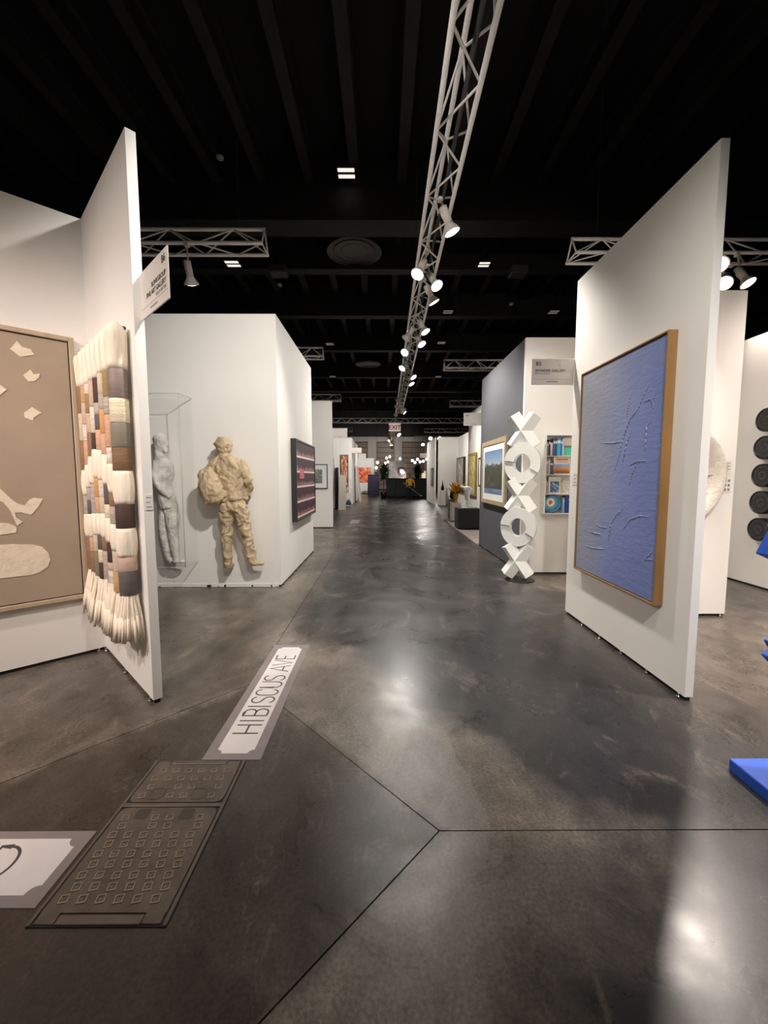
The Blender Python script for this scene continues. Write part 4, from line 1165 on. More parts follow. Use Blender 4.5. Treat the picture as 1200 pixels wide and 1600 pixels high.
# jacket: trunk, right arm, left shoulder
trunk = [(C(-1.895, 1.19), .15, .10), (C(-1.90, 1.23), .165, .115), (C(-1.91, 1.34), .16, .11), (C(-1.935, 1.48), .175, .115), (C(-1.965, 1.60), .195, .11), (C(-1.985, 1.68), .17, .095), (C(-1.995, 1.735), .09, .07)]
rarm = [(C(-1.83, 1.66), .075, .075), (C(-1.785, 1.60), .072, .075), (C(-1.735, 1.50), .062, .066), (C(-1.70, 1.42), .058, .06), (C(-1.70, 1.35, YM + .02), .052, .055), (C(-1.74, 1.26, YM + .06), .045, .045)]
larm = [(C(-2.09, 1.65), .07, .075), (C(-2.16, 1.60), .066, .07), (C(-2.20, 1.50), .06, .062), (C(-2.20, 1.40, YM + .03), .055, .055), (C(-2.15, 1.30, YM + .07), .045, .045)]
figure_part('jacket', [trunk, rarm, larm, [(C(-1.80, 1.70), .03, .05), (C(-1.775, 1.685), .02, .035)], [(C(-1.89, 1.225), .172, .122), (C(-1.89, 1.19), .175, .125)]], .012, .034, 7, 3.0, sm=2)
lleg = [(C(-1.97, 1.12), .10, .10), (C(-1.99, 1.02), .095, .10), (C(-2.0, .90), .082, .09), (C(-2.005, .77), .068, .075), (C(-2.005, .62), .062, .07), (C(-2.0, .48), .055, .062), (C(-2.0, .43), .06, .065)]
rleg = [(C(-1.84, 1.12), .10, .10), (C(-1.81, 1.02), .095, .10), (C(-1.785, .90), .082, .09), (C(-1.755, .77), .07, .075), (C(-1.73, .62), .064, .07), (C(-1.70, .50), .06, .066), (C(-1.695, .45), .066, .07)]
figure_part('trousers', [[(C(-1.905, 1.22), .14, .10), (C(-1.905, 1.12), .155, .12), (C(-1.905, 1.05), .13, .11)], lleg, rleg], .012, .034, 7.5, 4.0, sm=2)
figure_part('boot', [[(C(-2.0, .45), .05, .055), (C(-2.0, .36), .048, .055), (C(-2.005, .325), .045, .06)], [(C(-2.005, .33, YM - .03), .045, .035), (C(-2.0, .33, YM + .06), .05, .035), (C(-1.995, .325, YM + .13), .035, .025)]], .011, .012, 10, 5.0)
figure_part('boot', [[(C(-1.695, .47), .055, .06), (C(-1.685, .40), .055, .058), (C(-1.68, .365), .055, .055)], [(C(-1.72, .355), .035, .045), (C(-1.64, .36, YM + .01), .035, .05), (C(-1.57, .36, YM + .02), .028, .045), (C(-1.535, .355, YM + .02), .02, .03)]], .011, .012, 10, 6.0)
bpk = [(C(-2.075, 1.15, YM - .12), .07, .05), (C(-2.085, 1.18, YM - .13), .12, .085), (C(-2.115, 1.27, YM - .14), .145, .11), (C(-2.145, 1.40, YM - .14), .14, .11), (C(-2.175, 1.51, YM - .13), .11, .09), (C(-2.185, 1.57, YM - .12), .07, .06), (C(-2.19, 1.59, YM - .12), .02, .02)]
bk = figure_part('backpack', [bpk, [(C(-2.0, 1.17, YM - .08), .05, .05), (C(-1.995, 1.30, YM - .09), .05, .06)]], .012, .034, 6.5, 7.0, sm=2)
st = figure_part('shoulder_strap', [[(C(-2.11, 1.56, YM - .13), .022, .012), (C(-2.09, 1.63, YM - .13), .024, .012), (C(-2.07, 1.70, YM - .09), .024, .012), (C(-2.06, 1.745, YM - .02), .024, .012)]], .009, .002, 10, 8.0, sm=1)
M2F = frameM((0, 5.427, 0), (1, 0, 0), (0, 0, 1), (0, -1, 0))
card(M2F, -2.38, 1.36, .09, .07, 'small white label beside the paper man backpack', 2)

# ------------------------------------------------------------------ clear vitrine with grey mesh figure
def glassy(name, tint=(1, 1, 1), refl=.08):
    m = bpy.data.materials.new(name); m.use_nodes = True
    nt = m.node_tree; nt.nodes.clear()
    o = nt.nodes.new('ShaderNodeOutputMaterial'); mx = nt.nodes.new('ShaderNodeMixShader')
    t = nt.nodes.new('ShaderNodeBsdfTransparent'); t.inputs[0].default_value = (*tint, 1)
    g = nt.nodes.new('ShaderNodeBsdfGlossy'); g.inputs['Roughness'].default_value = .03
    lw = nt.nodes.new('ShaderNodeLayerWeight'); lw.inputs['Blend'].default_value = .02
    nt.links.new(lw.outputs['Facing'], mx.inputs[0]); nt.links.new(t.outputs[0], mx.inputs[1]); nt.links.new(g.outputs[0], mx.inputs[2]); nt.links.new(mx.outputs[0], o.inputs[0])
    return m
ACR = glassy('clear_acrylic', (.995, .995, .995))
vt = thing('acrylic_vitrine', (-2.76, 5.25, .34), 'tall clear acrylic case with a grey gauze figure inside', 'display case')
vx0, vx1, vy0, vy1, vz0, vz1 = -3.08, -2.47, 5.08, 5.425, .345, 2.49
for lo, hi in (((vx0, vy0, vz0), (vx1, vy0 + .006, vz1)), ((vx0, vy0, vz0), (vx0 + .006, vy1, vz1)), ((vx1 - .006, vy0 + .006, vz0), (vx1, vy1, vz1)), ((vx0 + .006, vy0 + .006, vz1 - .006), (vx1 - .006, vy1, vz1)), ((vx0 + .006, vy0 + .006, vz0), (vx1 - .006, vy1, vz0 + .008))):
    MB().box(lo, hi).build('acrylic_pane', ACR, vt)
EDGE = mat('acrylic_edge', (176, 174, 170), .3)
for a, b in (((vx1, vy0, vz0), (vx1, vy0, vz1)), ((vx0, vy0, vz1), (vx1, vy0, vz1)), ((vx0, vy0, vz0), (vx1, vy0, vz0)), ((vx1, vy0, vz1), (vx1, vy1, vz1)), ((vx1, vy0, vz0), (vx1, vy1, vz0)), ((vx0, vy0, vz0), (vx0, vy0, vz1))):
    MB().tube(a, b, .0035, n=6).build('edge_strip', EDGE, vt)
GAUZE = mat('grey_gauze', (206, 200, 194), .7, var=.2, vscale=9, bump=.6, bscale=30)
gf = thing('gauze_figure', (-2.72, 5.25, .355), 'grey gauze sculpture of a standing figure in profile inside the clear case', 'sculpture')
b = MB(); YG = 5.26
def Q(x, z): return (x, YG, z)
loft(b, [(Q(-2.825, 1.80), .05, .05), (Q(-2.82, 1.85), .075, .06), (Q(-2.81, 1.92), .088, .072), (Q(-2.82, 1.98), .085, .07), (Q(-2.83, 2.015), .05, .045)])      # skull
loft(b, [(Q(-2.765, 1.83), .034, .04), (Q(-2.75, 1.80), .03, .036), (Q(-2.745, 1.785), .02, .028)])                                                              # jaw and chin
loft(b, [(Q(-2.735, 1.90), .012, .012), (Q(-2.715, 1.868), .016, .016), (Q(-2.735, 1.855), .012, .016)], 8)                                                    # nose
loft(b, [(Q(-2.745, 1.925), .02, .045), (Q(-2.735, 1.915), .012, .04)], 8)                                                                                      # brow
loft(b, [(Q(-2.735, 1.832), .014, .025), (Q(-2.722, 1.828), .01, .018)], 8)                                                                                     # lips
loft(b, [(Q(-2.835, 1.84), .05, .05), (Q(-2.83, 1.74), .055, .06), (Q(-2.80, 1.68), .085, .12), (Q(-2.765, 1.60), .10, .14), (Q(-2.765, 1.50), .095, .13), (Q(-2.785, 1.40), .082, .115), (Q(-2.78, 1.30), .085, .12), (Q(-2.755, 1.18), .105, .13), (Q(-2.735, 1.08), .10, .125)])
loft(b, [(Q(-2.72, 1.12), .095, .10), (Q(-2.70, .95), .088, .095), (Q(-2.70, .80), .072, .08), (Q(-2.69, .62), .062, .066), (Q(-2.675, .46), .046, .05), (Q(-2.67, .40), .045, .045)])
loft(b, [(Q(-2.69, .39), .03, .05), (Q(-2.60, .385), .025, .045), (Q(-2.56, .38), .018, .03)])
loft(b, [(Q(-2.80, 1.05), .06, .08), (Q(-2.825, .84), .06, .07), (Q(-2.80, .62), .05, .055), (Q(-2.77, .42), .04, .045), (Q(-2.72, .385), .03, .045)])
loft(b, [((-2.80, YG - .12, 1.68), .05, .05), ((-2.815, YG - .15, 1.53), .044, .046), ((-2.80, YG - .15, 1.40), .04, .04), ((-2.73, YG - .13, 1.29), .035, .035), ((-2.67, YG - .09, 1.22), .03, .03)])
mesh_part('body', remeshed(b, .010, 2, crumple(.008, 12, 9.0), wmat(gf).inverted()), GAUZE, gf, False)

# ------------------------------------------------------------------ exit sign below the crossing truss
ex = thing('exit_sign', (.71, 23.355, 4.03), 'white hanging exit sign with red capitals', 'sign')
MEX = frameM((.38, 23.355, 4.03), (1, 0, 0), (0, 0, 1), (0, -1, 0))
MB().bbox((0, 0, -.03), (.66, .44, .03), .008, MEX).build('housing', mat('exit_sign_face', (226, 216, 208), .5, emit=(255, 236, 226), estr=.35), ex)
text(ex, 'EXIT', MEX @ Matrix.Translation((.33, .1, .0315)), .34, mat('exit_sign_red', (160, 44, 40), .5, emit=(190, 40, 36), estr=.15), 'CENTER', .008)
for x in (.1, .56):
    MB().tube(MEX @ Vector((x, .44, 0)), MEX @ Vector((x, .485, 0)), .01, n=6).build('hanger', ALU, ex)

# ------------------------------------------------------------------ gallery stand pictures
MG = frameM((2.8, 0, 0), (0, -1, 0), (0, 0, 1), (-1, 0, 0))
gp = thing('framed_picture', (2.78, 12.6, .9), 'gold framed yellow picture above the white torso', 'picture')
picture(gp, MG, -13.15, -12.1, .9, 2.2, .08, .06, mat('bright_gold_frame', (178, 150, 72), .4, .3, var=.1), P_GOLD)
g2 = thing('framed_picture', (2.78, 11.2, 1.15), 'black framed picture with white mount cut off by the charcoal partition', 'picture')
picture(g2, MG, -11.78, -10.7, 1.2, 2.02, .05, .05, mat('black_box_frame', (36, 38, 34), .5), P_DUSK, mat_w=.16, mat_m=mat('white_mount', (232, 232, 230), .7))
MG2 = frameM((3.9, 0, 0), (0, -1, 0), (0, 0, 1), (-1, 0, 0))
g3 = thing('framed_picture', (3.88, 20, .73), 'dark framed grey rose picture behind the gold leaf vase', 'picture')
picture(g3, MG2, -20.9, -19.2, .75, 2.42, .06, .12, mat('black_box_frame', (36, 38, 34), .5), P_DUSK)
MG4 = frameM((2.72, 0, 0), (0, -1, 0), (0, 0, 1), (-1, 0, 0))
g4 = thing('framed_picture', (2.7, 22, 1.0), 'narrow black picture on the partition beside the bar', 'picture')
picture(g4, MG4, -22.6, -21.7, 1.0, 1.95, .05, .05, mat('black_box_frame', (36, 38, 34), .5), P_DUSK)
MO = frameM((0, 21.5, 0), (1, 0, 0), (0, 0, 1), (0, -1, 0))
op = thing('framed_picture', (-1.93, 21.48, .65), 'tall narrow orange collage picture in a black frame', 'picture')
picture(op, MO, -2.16, -1.76, .66, 2.62, .035, .05, mat('black_box_frame', (36, 38, 34), .5), P_ORANGE)
MN = frameM((0, 18.7, 0), (1, 0, 0), (0, 0, 1), (0, -1, 0))
npic = thing('framed_picture', (-2.3, 18.68, 1.0), 'slim white framed picture on the narrow niche partition', 'picture')
picture(npic, MN, -2.75, -2.14, 1.0, 2.3, .04, .05, LAMPW, P_BW, mat_w=.12, mat_m=mat('white_mount', (232, 232, 230), .7))
MRD = frameM((0, 36.0, 0), (1, 0, 0), (0, 0, 1), (0, -1, 0))
rp = thing('abstract_painting', (-1.55, 35.97, 1.0), 'large red and orange abstract painting at the aisle end', 'painting')
picture(rp, MRD, -2.3, -.98, 1.0, 2.28, .015, .05, mat('black_box_frame', (36, 38, 34), .5), P_RED)

# ------------------------------------------------------------------ pedestals and sculptures on the carpet
def plinth(x0, x1, y0, y1, z0, h, m, label):
    root = thing('pedestal', ((x0 + x1) / 2, (y0 + y1) / 2, z0), label, 'pedestal', 'display pedestals')
    MB().bbox((x0 + .012, y0 + .012, z0), (x1 - .012, y1 - .012, z0 + .03), .003).build('toe_kick', BLACKGAP, root)
    MB().bbox((x0, y0, z0 + .03), (x1, y1, z0 + h), .006).build('body', m, root)
    return root
plinth(2.10, 2.70, 11.25, 11.8, .025, .58, mat('black_pedestal_paint', (38, 38, 40), .45), 'black pedestal under the white torso')
plinth(2.24, 2.56, 13.2, 13.5, .025, .62, LAMPW, 'white pedestal under the gold leaf vase')
plinth(2.47, 2.75, 15.0, 15.3, 0, .66, LAMPW, 'white pedestal behind the gold leaf vase')
plinth(2.93, 3.2, 20.6, 20.85, 0, .78, LAMPW, 'slim white pedestal under the black teardrop')
MARB = mat('white_marble', (240, 238, 232), .4, var=.03, vscale=5)
ts = thing('torso_sculpture', (2.4, 11.5, .605), 'white marble torso sculpture on the black pedestal', 'sculpture')
b = MB()
def Tq(x, z, y=11.5): return (2.4 + x, y, .64 + z)
loft(b, [(Tq(0, .05), .085, .075), (Tq(.0, .18), .075, .07), (Tq(-.01, .28), .07, .065), (Tq(-.015, .38), .09, .075), (Tq(-.01, .48), .12, .08), (Tq(0, .55), .10, .07), (Tq(.0, .58), .04, .04)])
loft(b, [(Tq(.09, .50), .045, .045), (Tq(.14, .44), .04, .04), (Tq(.12, .36), .03, .03)])
loft(b, [(Tq(-.10, .53), .045, .045), (Tq(-.17, .56), .04, .04), (Tq(-.2, .60), .03, .03)])
loft(b, [(Tq(.03, .08), .05, .05), (Tq(.05, .0), .05, .05)])
loft(b, [(Tq(-.05, .08), .05, .05), (Tq(-.05, .0), .045, .045)])
mesh_part('torso', remeshed(b, .015, 4, None, wmat(ts).inverted()), MARB, ts, True)
MB().bbox((2.22, 11.36, .6055), (2.6, 11.64, .625), .004).build('base_slab', mat('glass_green_slab', (206, 222, 214), .2), ts)
GLEAF = mat('gold_leaf_metal', (222, 176, 76), .3, .35, var=.2, vscale=12)
gv = thing('gold_leaf_vase', (2.4, 13.35, .645), 'gold vase with upright gold leaves on a white pedestal', 'vase')
MB().lathe([(.06, 0), (.065, .01), (.05, .05), (.08, .16), (.09, .24), (.075, .28)], (2.4, 13.35, .646), 20).build('vase_body', GLEAF, gv)
rg = random.Random(5)
for i in range(34):
    a = rg.uniform(0, 2 * math.pi); e = rg.uniform(.35, 1.35); L = rg.uniform(.28, .5)
    p0 = Vector((2.4, 13.35, .9)); d = Vector((math.cos(a) * math.cos(e), math.sin(a) * math.cos(e), math.sin(e)))
    s = d.cross(Vector((0, 0, 1))).normalized(); n = s.cross(d)
    pts = []
    for t, w, k in ((0, .012, 0), (.35, .045, .02), (.7, .05, .035), (1, .004, .02)):
        c = p0 + d * (L * t) + n * k
        pts += [c + s * w - n * .012, c, c - s * w - n * .012]
    fs = []
    for r in range(3):
        for q in range(2):
            fs.append((r * 3 + q, r * 3 + q + 1, r * 3 + 4 + q, r * 3 + 3 + q))
    fs += [tuple(reversed(f)) for f in fs]
    k = len(pts); pts += [p + n * .003 for p in pts]
    fs = fs[:6] + [tuple(i + k for i in f) for f in fs[6:]]
    mb = MB(); mb.add(pts, fs, None, True); mb.build('leaf', GLEAF, gv)
td = thing('teardrop_sculpture', (3.06, 20.72, .78), 'glossy black teardrop sculpture on a slim white pedestal', 'sculpture')
MB().lathe([(.02, .0), (.075, .04), (.09, .1), (.075, .17), (.035, .3), (.012, .45), (.003, .56)], (3.06, 20.72, .781), 24).build('drop', mat('gloss_black_glass', (16, 20, 18), .1), td)
dk = thing('dark_leaf_bowl', (2.6, 15.12, .66), 'dark leafy bowl on the pedestal behind the gold leaves', 'ornament')
MB().lathe([(.05, 0), (.09, .05), (.12, .12), (.1, .13)], (2.6, 15.12, .661), 18).build('bowl', DRUM, dk)
for i in range(8):
    a = i * .8
    MB().lathe([(.004, 0), (.03, .08), (.004, .2)], (2.6 + .07 * math.cos(a), 15.12 + .07 * math.sin(a), .76), 8).build('leaf', DRUM, dk)

# ------------------------------------------------------------------ leaning boards and trolley on the far booth side
def leaning(x0, x1, y, h, lean, m, label, name='leaning_panel'):
    root = thing(name, ((x0 + x1) / 2, y, 0), label, 'panel')
    a = math.atan2(lean, h)
    M = Matrix.Translation((x0, y, 0)) @ Matrix.Rotation(-a, 4, 'X')
    MB().bbox((0, 0, .003), (x1 - x0, .04, h), .004, M).build('board', m, root)
    MB().bbox((.02, .041, .1), (x1 - x0 - .02, .06, h - .1), .003, M).build('rear_batten', TANFR, root)
    return root
leaning(-1.95, -1.62, 18.2, 1.58, .3, LAMPW, 'white board leaning beside the narrow niche partition')
leaning(-2.12, -1.97, 18.45, 1.9, .15, BLACKGAP, 'dark board standing behind the leaning white board')
MLN = Matrix.Translation((-1.28, 23.2, 0)) @ Matrix.Rotation(math.radians(-6), 4, 'Y')
lp = thing('leaning_panel', (-1.38, 23.8, 0), 'white door-like panel leaning on the far aisle partition', 'panel')
MB().bbox((0, 0, .02), (.05, 1.4, 2.1), .006, MLN).build('board', LAMPW, lp)
MB().bbox((.05, .1, .15), (.06, 1.3, 2.0), .003, MLN).build('inset_panel', SIGNW, lp)
tr = thing('hand_trolley', (-1.7, 20.6, 0), 'folded white trolley with a teal bag beside the orange picture', 'trolley')
for x in (-1.86, -1.66):
    MB().tube((x, 20.7, .02), (x + .12, 20.95, .95), .018).build('rail', LAMPW, tr)
for z in (.3, .6, .9):
    t = z / .95
    MB().tube((-1.86 + .12 * t, 20.7 + .25 * t, z), (-1.66 + .12 * t, 20.7 + .25 * t, z), .012).build('rung', LAMPW, tr)
MB().bbox((-1.88, 20.4, .03), (-1.56, 20.72, .05), .004).build('toe_plate', ALU, tr)
tb = thing('teal_bag', (-1.68, 20.55, .05), 'small dark teal bag sitting on the trolley plate', 'bag')
b = MB(); loft(b, [((-1.68, 20.55, .07), .13, .10), ((-1.68, 20.55, .16), .14, .11), ((-1.68, 20.55, .27), .11, .08), ((-1.68, 20.55, .32), .04, .03)])
mesh_part('bag_body', remeshed(b, .02, 2, crumple(.01, 12, 3), wmat(tb).inverted()), mat('teal_nylon', (24, 74, 76), .5), tb, True)
MB().tube((-1.72, 20.55, .3), (-1.68, 20.55, .38), .01).tube((-1.68, 20.55, .38), (-1.64, 20.55, .3), .01).build('handle', mat('teal_nylon', (24, 74, 76), .5), tb)

# ------------------------------------------------------------------ bar, plants and draped desk at the aisle end
DKG = mat('dark_green_panel', (26, 36, 32), .5, var=.1, vscale=3)
bar = thing('bar_counter', (1.95, 29.5, 0), 'long dark green bar counter at the end of the aisle', 'bar counter')
MB().bbox((.3, 29.1, 0), (3.65, 29.9, .1), .01).build('kick_base', BLACKGAP, bar)
for i in range(5):
    MB().bbox((.3 + i * .67, 29.0, .1), (.965 + i * .67, 29.9, 1.32), .008).build('front_panel', DKG, bar)
MB().bbox((.24, 28.9, 1.32), (3.7, 29.95, 1.38), .012).build('counter_top', mat('dark_counter_stone', (40, 40, 38), .25), bar)
for x, h, r, lb in ((3.05, .5, .07, 'tall white candle on the bar'), (2.9, .36, .08, 'shorter white candle on the bar'), (3.25, .14, .06, 'small white candle stub on the bar')):
    cd = thing('pillar_candle', (x, 29.3, 1.38), lb, 'candle', 'candles on the bar')
    MB().lathe([(r, 0), (r, h), (r * .8, h + .01), (.01, h)], (x, 29.3, 1.381), 16).build('wax', mat('candle_wax', (250, 240, 220), .5, emit=(255, 232, 190), estr=.5), cd)
    MB().tube((x, 29.3, 1.38 + h), (x, 29.3, 1.41 + h), .006, n=6).build('wick', INK, cd)
fb = thing('pink_flower_ball', (3.5, 29.35, 1.38), 'round pink flower arrangement at the bar end', 'flowers')
rg = random.Random(9)
m = MB()
for i in range(60):
    u = rg.uniform(-1, 1); a = rg.uniform(0, 6.28); s = math.sqrt(1 - u * u)
    c = Vector((3.5 + .13 * s * math.cos(a), 29.35 + .13 * s * math.sin(a), 1.58 + .13 * u))
    m.lathe([(.01, -.03), (.04, 0), (.02, .03)], c, 7)
m.build('blossom', mat('pink_petals', (206, 96, 120), .7), fb)
MB().lathe([(.05, 0), (.06, .03), (.03, .08)], (3.5, 29.35, 1.381), 14).build('vase', SIGNW, fb)
def leafy(name, base, z0, z1, rad, label, n, m, seed, pot=True, stem_h=None):
    root = thing(name, base, label, 'plant')
    rg = random.Random(seed)
    bx, by, bz = base
    if pot:
        MB().lathe([(.16, 0), (.22, .3), (.24, .42), (.2, .42), (.19, .38)], (bx, by, bz + .001), 20).build('pot', DRUM, root)
    MB().tube((bx, by, bz + .05), (bx, by, z0 + (z1 - z0) * .5), .03, .018).build('stem', mat('brown_stem', (60, 48, 36), .8), root)
    f = MB()
    for i in range(n):
        a = rg.uniform(0, 6.28); e = rg.uniform(-.4, 1.4); L = rg.uniform(.25, 1) * rad
        p = Vector((bx, by, z0 + (z1 - z0) * rg.uniform(.2, .7)))
        d = Vector((math.cos(a) * math.cos(e), math.sin(a) * math.cos(e), math.sin(e)))
        s = d.cross(Vector((0, 0, 1))); s = s.normalized() if s.length > .1 else Vector((1, 0, 0))
        w = rg.uniform(.04, .07)
        q = [p, p + d * L * .5 + s * w + Vector((0, 0, .05)), p + d * L + Vector((0, 0, -.1 * rad)), p + d * L * .5 - s * w + Vector((0, 0, .05)), p + d * L * .5 + Vector((0, 0, .09))]
        f.add(q, [(0, 1, 4), (1, 2, 4), (2, 3, 4), (3, 0, 4)])
    f.build('foliage', m, root)['kind'] = 'stuff'
    return root
GREEN = mat('dark_green_leaf', (40, 66, 40), .45, var=.3, vscale=3)
leafy('potted_palm', (.1, 28.3, 0), .9, 2.5, .65, 'potted palm in front of the bar beside the draped desk', 190, GREEN, 4)
leafy('bar_plant', (2.55, 29.5, 1.38), 1.5, 2.35, .55, 'dark leafy plant standing on the bar', 150, mat('very_dark_leaf', (26, 38, 34), .5, var=.3), 6)
dd = thing('draped_desk', (-.7, 33, 0), 'dark purple draped tall desk below the red and orange painting', 'desk')
DRP = mat('dark_purple_drape', (34, 26, 48), .8, var=.2, vscale=6)
m = MB()
v = []; n = 80
for j, z in enumerate((.02, .8, 1.62)):
    for i in range(n):
        t = i / n * 4
        k = int(t); u = t - k
        x0, x1, y0, y1 = -1.13, -.25, 32.7, 33.3
        p = [(x0 + (x1 - x0) * u, y0), (x1, y0 + (y1 - y0) * u), (x1 - (x1 - x0) * u, y1), (x0, y1 - (y1 - y0) * u)][k]
        w = .025 * math.sin(i * 1.9) * (1.4 - .5 * j)
        v.append((p[0] + (w if k % 2 else 0), p[1] + (0 if k % 2 else w), z))
fs = [(j * n + i, j * n + (i + 1) % n, (j + 1) * n + (i + 1) % n, (j + 1) * n + i) for j in range(2) for i in range(n)]
m.add(v, fs, None, True); m.build('drape', DRP, dd)
MB().bbox((-1.16, 32.66, 1.62), (-.22, 33.34, 1.66), .01).build('desk_top', DRP, dd)
mo = thing('desk_monitor', (-.5, 33.0, 1.66), 'small dark monitor standing on the draped desk', 'monitor')
MB().bbox((-.62, 33.0, 1.70), (-.36, 33.03, 1.88), .005).build('screen', BLACK, mo)
MB().bbox((-.52, 32.96, 1.661), (-.46, 33.07, 1.705), .004).build('stand', BLACK, mo)
# grey stand with shield emblem
em = thing('emblem_panel', (1.15, 34, 0), 'grey display panel with a dark shield emblem behind the bar', 'display panel')
MB().bbox((.55, 34.0, 0), (2.0, 34.1, 2.75), .01).build('panel', mat('grey_display', (128, 122, 120), .7, var=.2, vscale=3), em)
MS = frameM((1.62, 33.995, 1.95), (1, 0, 0), (0, 0, 1), (0, -1, 0))
MB().prism(ccw([(-.33, .3), (-.35, -.05), (-.22, -.35), (0, -.5), (.22, -.35), (.35, -.05), (.33, .3), (0, .36)]), 0, .03, MS).build('shield', mat('dark_plum_emblem', (54, 30, 38), .5), em)
MB().prism(ccw([(-.16, .12), (-.14, -.1), (0, -.26), (.14, -.1), (.16, .12), (0, .16)]), .03, .04, MS).build('shield_mark', SIGNW, em)

# lamps of far trusses, drawn as glowing globes on added cords
GLB = mat('glowing_globe', (255, 250, 240), .4, emit=(255, 244, 226), estr=9)
GLOBE_LABEL = ['glowing far lamp just beyond the red painting edge', 'upper left far lamp of the cluster over the palm', 'middle far lamp of the cluster over the palm', 'topmost far lamp of the cluster over the palm', 'lowest far lamp of the cluster over the palm',
  'single far lamp between the palm and the emblem panel', 'single far lamp above the emblem panel', 'first far lamp of the row over the bar plant', 'second and lower far lamp over the bar plant', 'highest far lamp over the bar plant', 'fourth far lamp over the bar plant', 'fifth far lamp over the bar plant',
  'far lamp between the bar plant and the booth sign', 'far lamp touching the booth sign by the bar', 'low far lamp beside the draped desk', 'low far lamp above the person in yellow']
for i, (u, v, y) in enumerate([(590, 723, 34), (604, 716, 41), (606, 722, 41), (609, 714, 41), (602, 724, 41), (617, 724, 35), (625, 717, 40), (644, 720, 36), (648, 723, 36), (652, 718, 36), (656, 722, 36), (661, 721, 36.4), (666, 718, 39), (674, 717, 39), (588, 731, 33.2), (630, 738, 33.5)]):
    x = (u - 597) / 640 * y; z = CAM_H + (745 - v) / 640 * y
    g = thing('far_lamp_globe', (x, y, z - .1), GLOBE_LABEL[i], 'lamp', 'far lamps drawn as hanging globes')
    MB().lathe([(.01, -.11), (.07, -.09), (.11, 0), (.07, .09), (.03, .11)], (x, y, z), 14).build('globe', GLB, g)
    MB().tube((x, y, z + .1), (x, y, ZC - .001), .008, n=5, cap=False).build('cord', INK, g)
bl_ = bpy.data.lights.new('bar_glow', 'POINT'); bl_.energy = 25; bl_.color = WARM; bl_.shadow_soft_size = .11
blo = bpy.data.objects.new('bar_glow', bl_); COL.objects.link(blo); blo.parent = g
blo.location = (0, 0, -.1)

# ------------------------------------------------------------------ cleaner in a yellow shirt
pr = thing('person', (1.78, 26.2, 0), 'person in a yellow shirt and dark trousers holding a long pole', 'person')
PX, PY = 1.78, 26.2
def Pq(x, y, z): return (PX + x, PY + y, z)
b = MB()
loft(b, [(Pq(0, 0, 1.36), .05, .05), (Pq(0, 0, 1.42), .055, .055)])
loft(b, [(Pq(-.01, 0, 1.42), .055, .07), (Pq(-.015, .01, 1.50), .075, .092), (Pq(-.015, .01, 1.56), .075, .09), (Pq(-.015, .01, 1.62), .045, .055)])
loft(b, [(Pq(0, 0, .86), .15, .10), (Pq(0, 0, .98), .145, .10), (Pq(0, 0, 1.12), .15, .105), (Pq(0, 0, 1.26), .18, .11), (Pq(0, 0, 1.34), .15, .09), (Pq(0, 0, 1.38), .06, .06)])
for s in (-1, 1):
    loft(b, [(Pq(s * .08, 0, .9), .085, .09), (Pq(s * .09, -.01, .68), .075, .08), (Pq(s * .095, 0, .47), .06, .065), (Pq(s * .10, .01, .28), .055, .06), (Pq(s * .10, .02, .08), .045, .05)])
    loft(b, [(Pq(s * .1, .05, .05), .045, .04), (Pq(s * .105, -.06, .045), .05, .035), (Pq(s * .11, -.14, .035), .04, .025)])
loft(b, [(Pq(-.17, 0, 1.30), .055, .055), (Pq(-.23, -.02, 1.15), .048, .048), (Pq(-.25, -.08, 1.02), .042, .042), (Pq(-.22, -.16, .93), .036, .036)])
loft(b, [(Pq(.17, 0, 1.30), .055, .055), (Pq(.25, -.02, 1.15), .048, .048), (Pq(.29, -.08, 1.0), .042, .042), (Pq(.27, -.16, .90), .036, .036)])
for hx, hz in ((-.21, .9), (.265, .87)):
    loft(b, [(Pq(hx, -.17, hz + .02), .04, .025), (Pq(hx + .005, -.19, hz - .03), .045, .025)])
    for k in range(4):
        loft(b, [(Pq(hx - .03 + k * .02, -.195, hz - .03), .011, .011), (Pq(hx - .03 + k * .02, -.225, hz - .07), .010, .010), (Pq(hx - .03 + k * .02, -.205, hz - .1 + .005 * k), .008, .008)], 6)
    loft(b, [(Pq(hx + .04, -.175, hz), .012, .012), (Pq(hx + .05, -.215, hz - .03), .010, .010)], 6)
pm_ = remeshed(b, .014, 3, None, wmat(pr).inverted())
SKIN = mat('skin', (150, 104, 80), .6); SHIRT = mat('yellow_shirt', (222, 168, 30), .8); TRS = mat('dark_trousers', (20, 22, 26), .8); HAIRM = mat('dark_hair', (24, 20, 18), .7)
po = mesh_part('body', pm_, SKIN, pr, True)
for q in (SHIRT, TRS): pm_.materials.append(q)
for p in pm_.polygons:
    c = p.center; ax = abs(c.x)
    if c.z < .92 and not (ax > .16 and c.z > .74): p.material_index = 2
    elif .88 < c.z < 1.385 and (ax < .17 or c.z > 1.08): p.material_index = 1
b = MB(); loft(b, [(Pq(-.015, .025, 1.53), .08, .085), (Pq(-.015, .025, 1.585), .082, .09), (Pq(-.015, .015, 1.635), .05, .06), (Pq(-.015, .015, 1.645), .02, .02)])
mesh_part('hair', remeshed(b, .014, 2, None, wmat(pr).inverted()), HAIRM, pr, True)
pole = thing('mop_pole', (2.2, 25.98, .2), 'long pale pole held across by the person in yellow', 'pole')
MB().tube((1.32, 26.0, 1.12), (2.44, 25.98, .30), .016, n=8).build('shaft', mat('pale_pole', (150, 158, 150), .4), pole)
MB().bbox((2.40, 25.93, .24), (2.52, 26.03, .32), .01).build('mop_head', mat('pale_pole', (150, 158, 150), .4), pole)

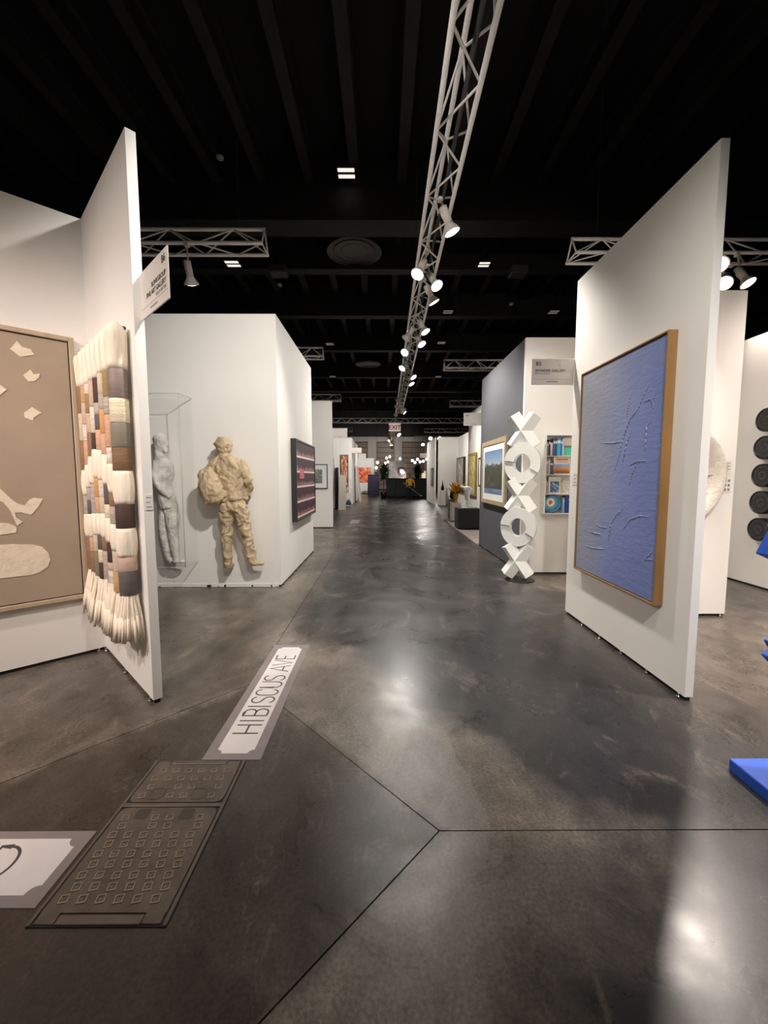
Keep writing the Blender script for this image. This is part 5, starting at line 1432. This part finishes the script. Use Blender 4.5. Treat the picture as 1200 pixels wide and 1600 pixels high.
# ------------------------------------------------------------------ ceiling fixtures
DIFF = mat('dark_diffuser_metal', (96, 92, 90), .45, .3)
def diffuser(x, y, z, s, label):
    r = thing('air_diffuser', (x, y, z), label, 'air diffuser')
    for i, q in enumerate((.70, .52, .34, .18)):
        MB().lathe([(s * (q - .05), .05 + .03 * i), (s * q, .0 + .02 * i), (s * (q + .02), .012 + .02 * i), (s * (q - .03), .09 + .03 * i)], (x, y, z), 40).build('cone_ring', DIFF, r)
    MB().tube((x, y, z + .12), (x, y, ZC - .001), .33 * s, n=28).build('duct_neck', BLACK, r)
diffuser(-.79, 12.3, 7.85, 1.1, 'large round black ceiling air diffuser above the aisle')
diffuser(-.8, 24.0, 7.85, 1.0, 'faint round ceiling air diffuser farther down the aisle')
LEDM = mat('dim_led_strip', (230, 226, 220), .5, emit=(255, 246, 236), estr=.8)
LEDD = mat('faint_led_strip', (120, 116, 112), .5, emit=(255, 246, 236), estr=.10)
def highbay(x, y, z, label, m=LEDM, s=1.0):
    r = thing('high_bay_light', (x, y, z), label, 'ceiling light', 'high bay ceiling lights')
    MB().bbox((x - .22 * s, y - .2 * s, z), (x + .22 * s, y + .2 * s, z + .12), .02).build('housing', BLACK, r)
    for k in (-.1, .1):
        MB().bbox((x - .19 * s, y + k * s - .055 * s, z - .012), (x + .19 * s, y + k * s + .055 * s, z), .004).build('led_bar', m, r)
    MB().tube((x, y, z + .12), (x, y, ZC - .001), .03, n=8).build('stem', BLACK, r)
highbay(-.815, 10.0, 8.4, 'lit high bay light in front of the girder')
highbay(2.93, 12.3, 7.55, 'lit high bay light beside the aisle truss', LEDM, .8)
highbay(-4.27, 12.3, 7.55, 'lit high bay light below the short truss end')
highbay(-7.57, 12.3, 7.55, 'lit high bay light beside the hanging booth sign', LEDM, .9)
for x, y, lb in ((2.44, 15.7, 'dim high bay light right of the middle truss lamps'), (6.35, 15.7, 'dim high bay light above the book shelf partition'), (2.7, 19.2, 'dim high bay light above the short truss'), (3.43, 25.5, 'faint high bay light low over the far truss'), (-2.4, 19.4, 'faint high bay light over the photograph booth'), (-3.0, 25.5, 'faint high bay light over the orange picture booth'), (10.0, 12.3, 'dim high bay light beyond the black drums')):
    highbay(x, y, 7.55, lb, LEDD, .9)
for x, y, lb in ((-3.07, 12.75, 'black ceiling box beside the short truss'), (4.05, 12.75, 'black ceiling box beyond the aisle truss')):
    r = thing('ceiling_box', (x, y, 7.5), lb, 'projector')
    MB().bbox((x - .25, y - .22, 7.45), (x + .25, y + .22, 7.68), .03).build('housing', DIFF, r)
    MB().tube((x, y, 7.68), (x, y, ZC - .001), .03, n=8).build('stem', BLACK, r)
for x, y, z, lb in ((-3.58, 9.7, 8.45, 'small white ceiling detector above the short truss'), (-3.25, 13.6, 7.5, 'small white ceiling detector below the black box'), (4.57, 15.0, 7.5, 'small white dome camera above the book shelf partition')):
    r = thing('ceiling_detector', (x, y, z), lb, 'detector')
    MB().lathe([(.03, 0), (.075, .03), (.08, .07), (.05, .09)], (x, y, z), 18).build('dome', mat('detector_white', (190, 186, 182), .5), r)
    MB().tube((x, y, z + .08), (x, y, ZC - .001), .012, n=6).build('drop_pipe', BLACK, r)
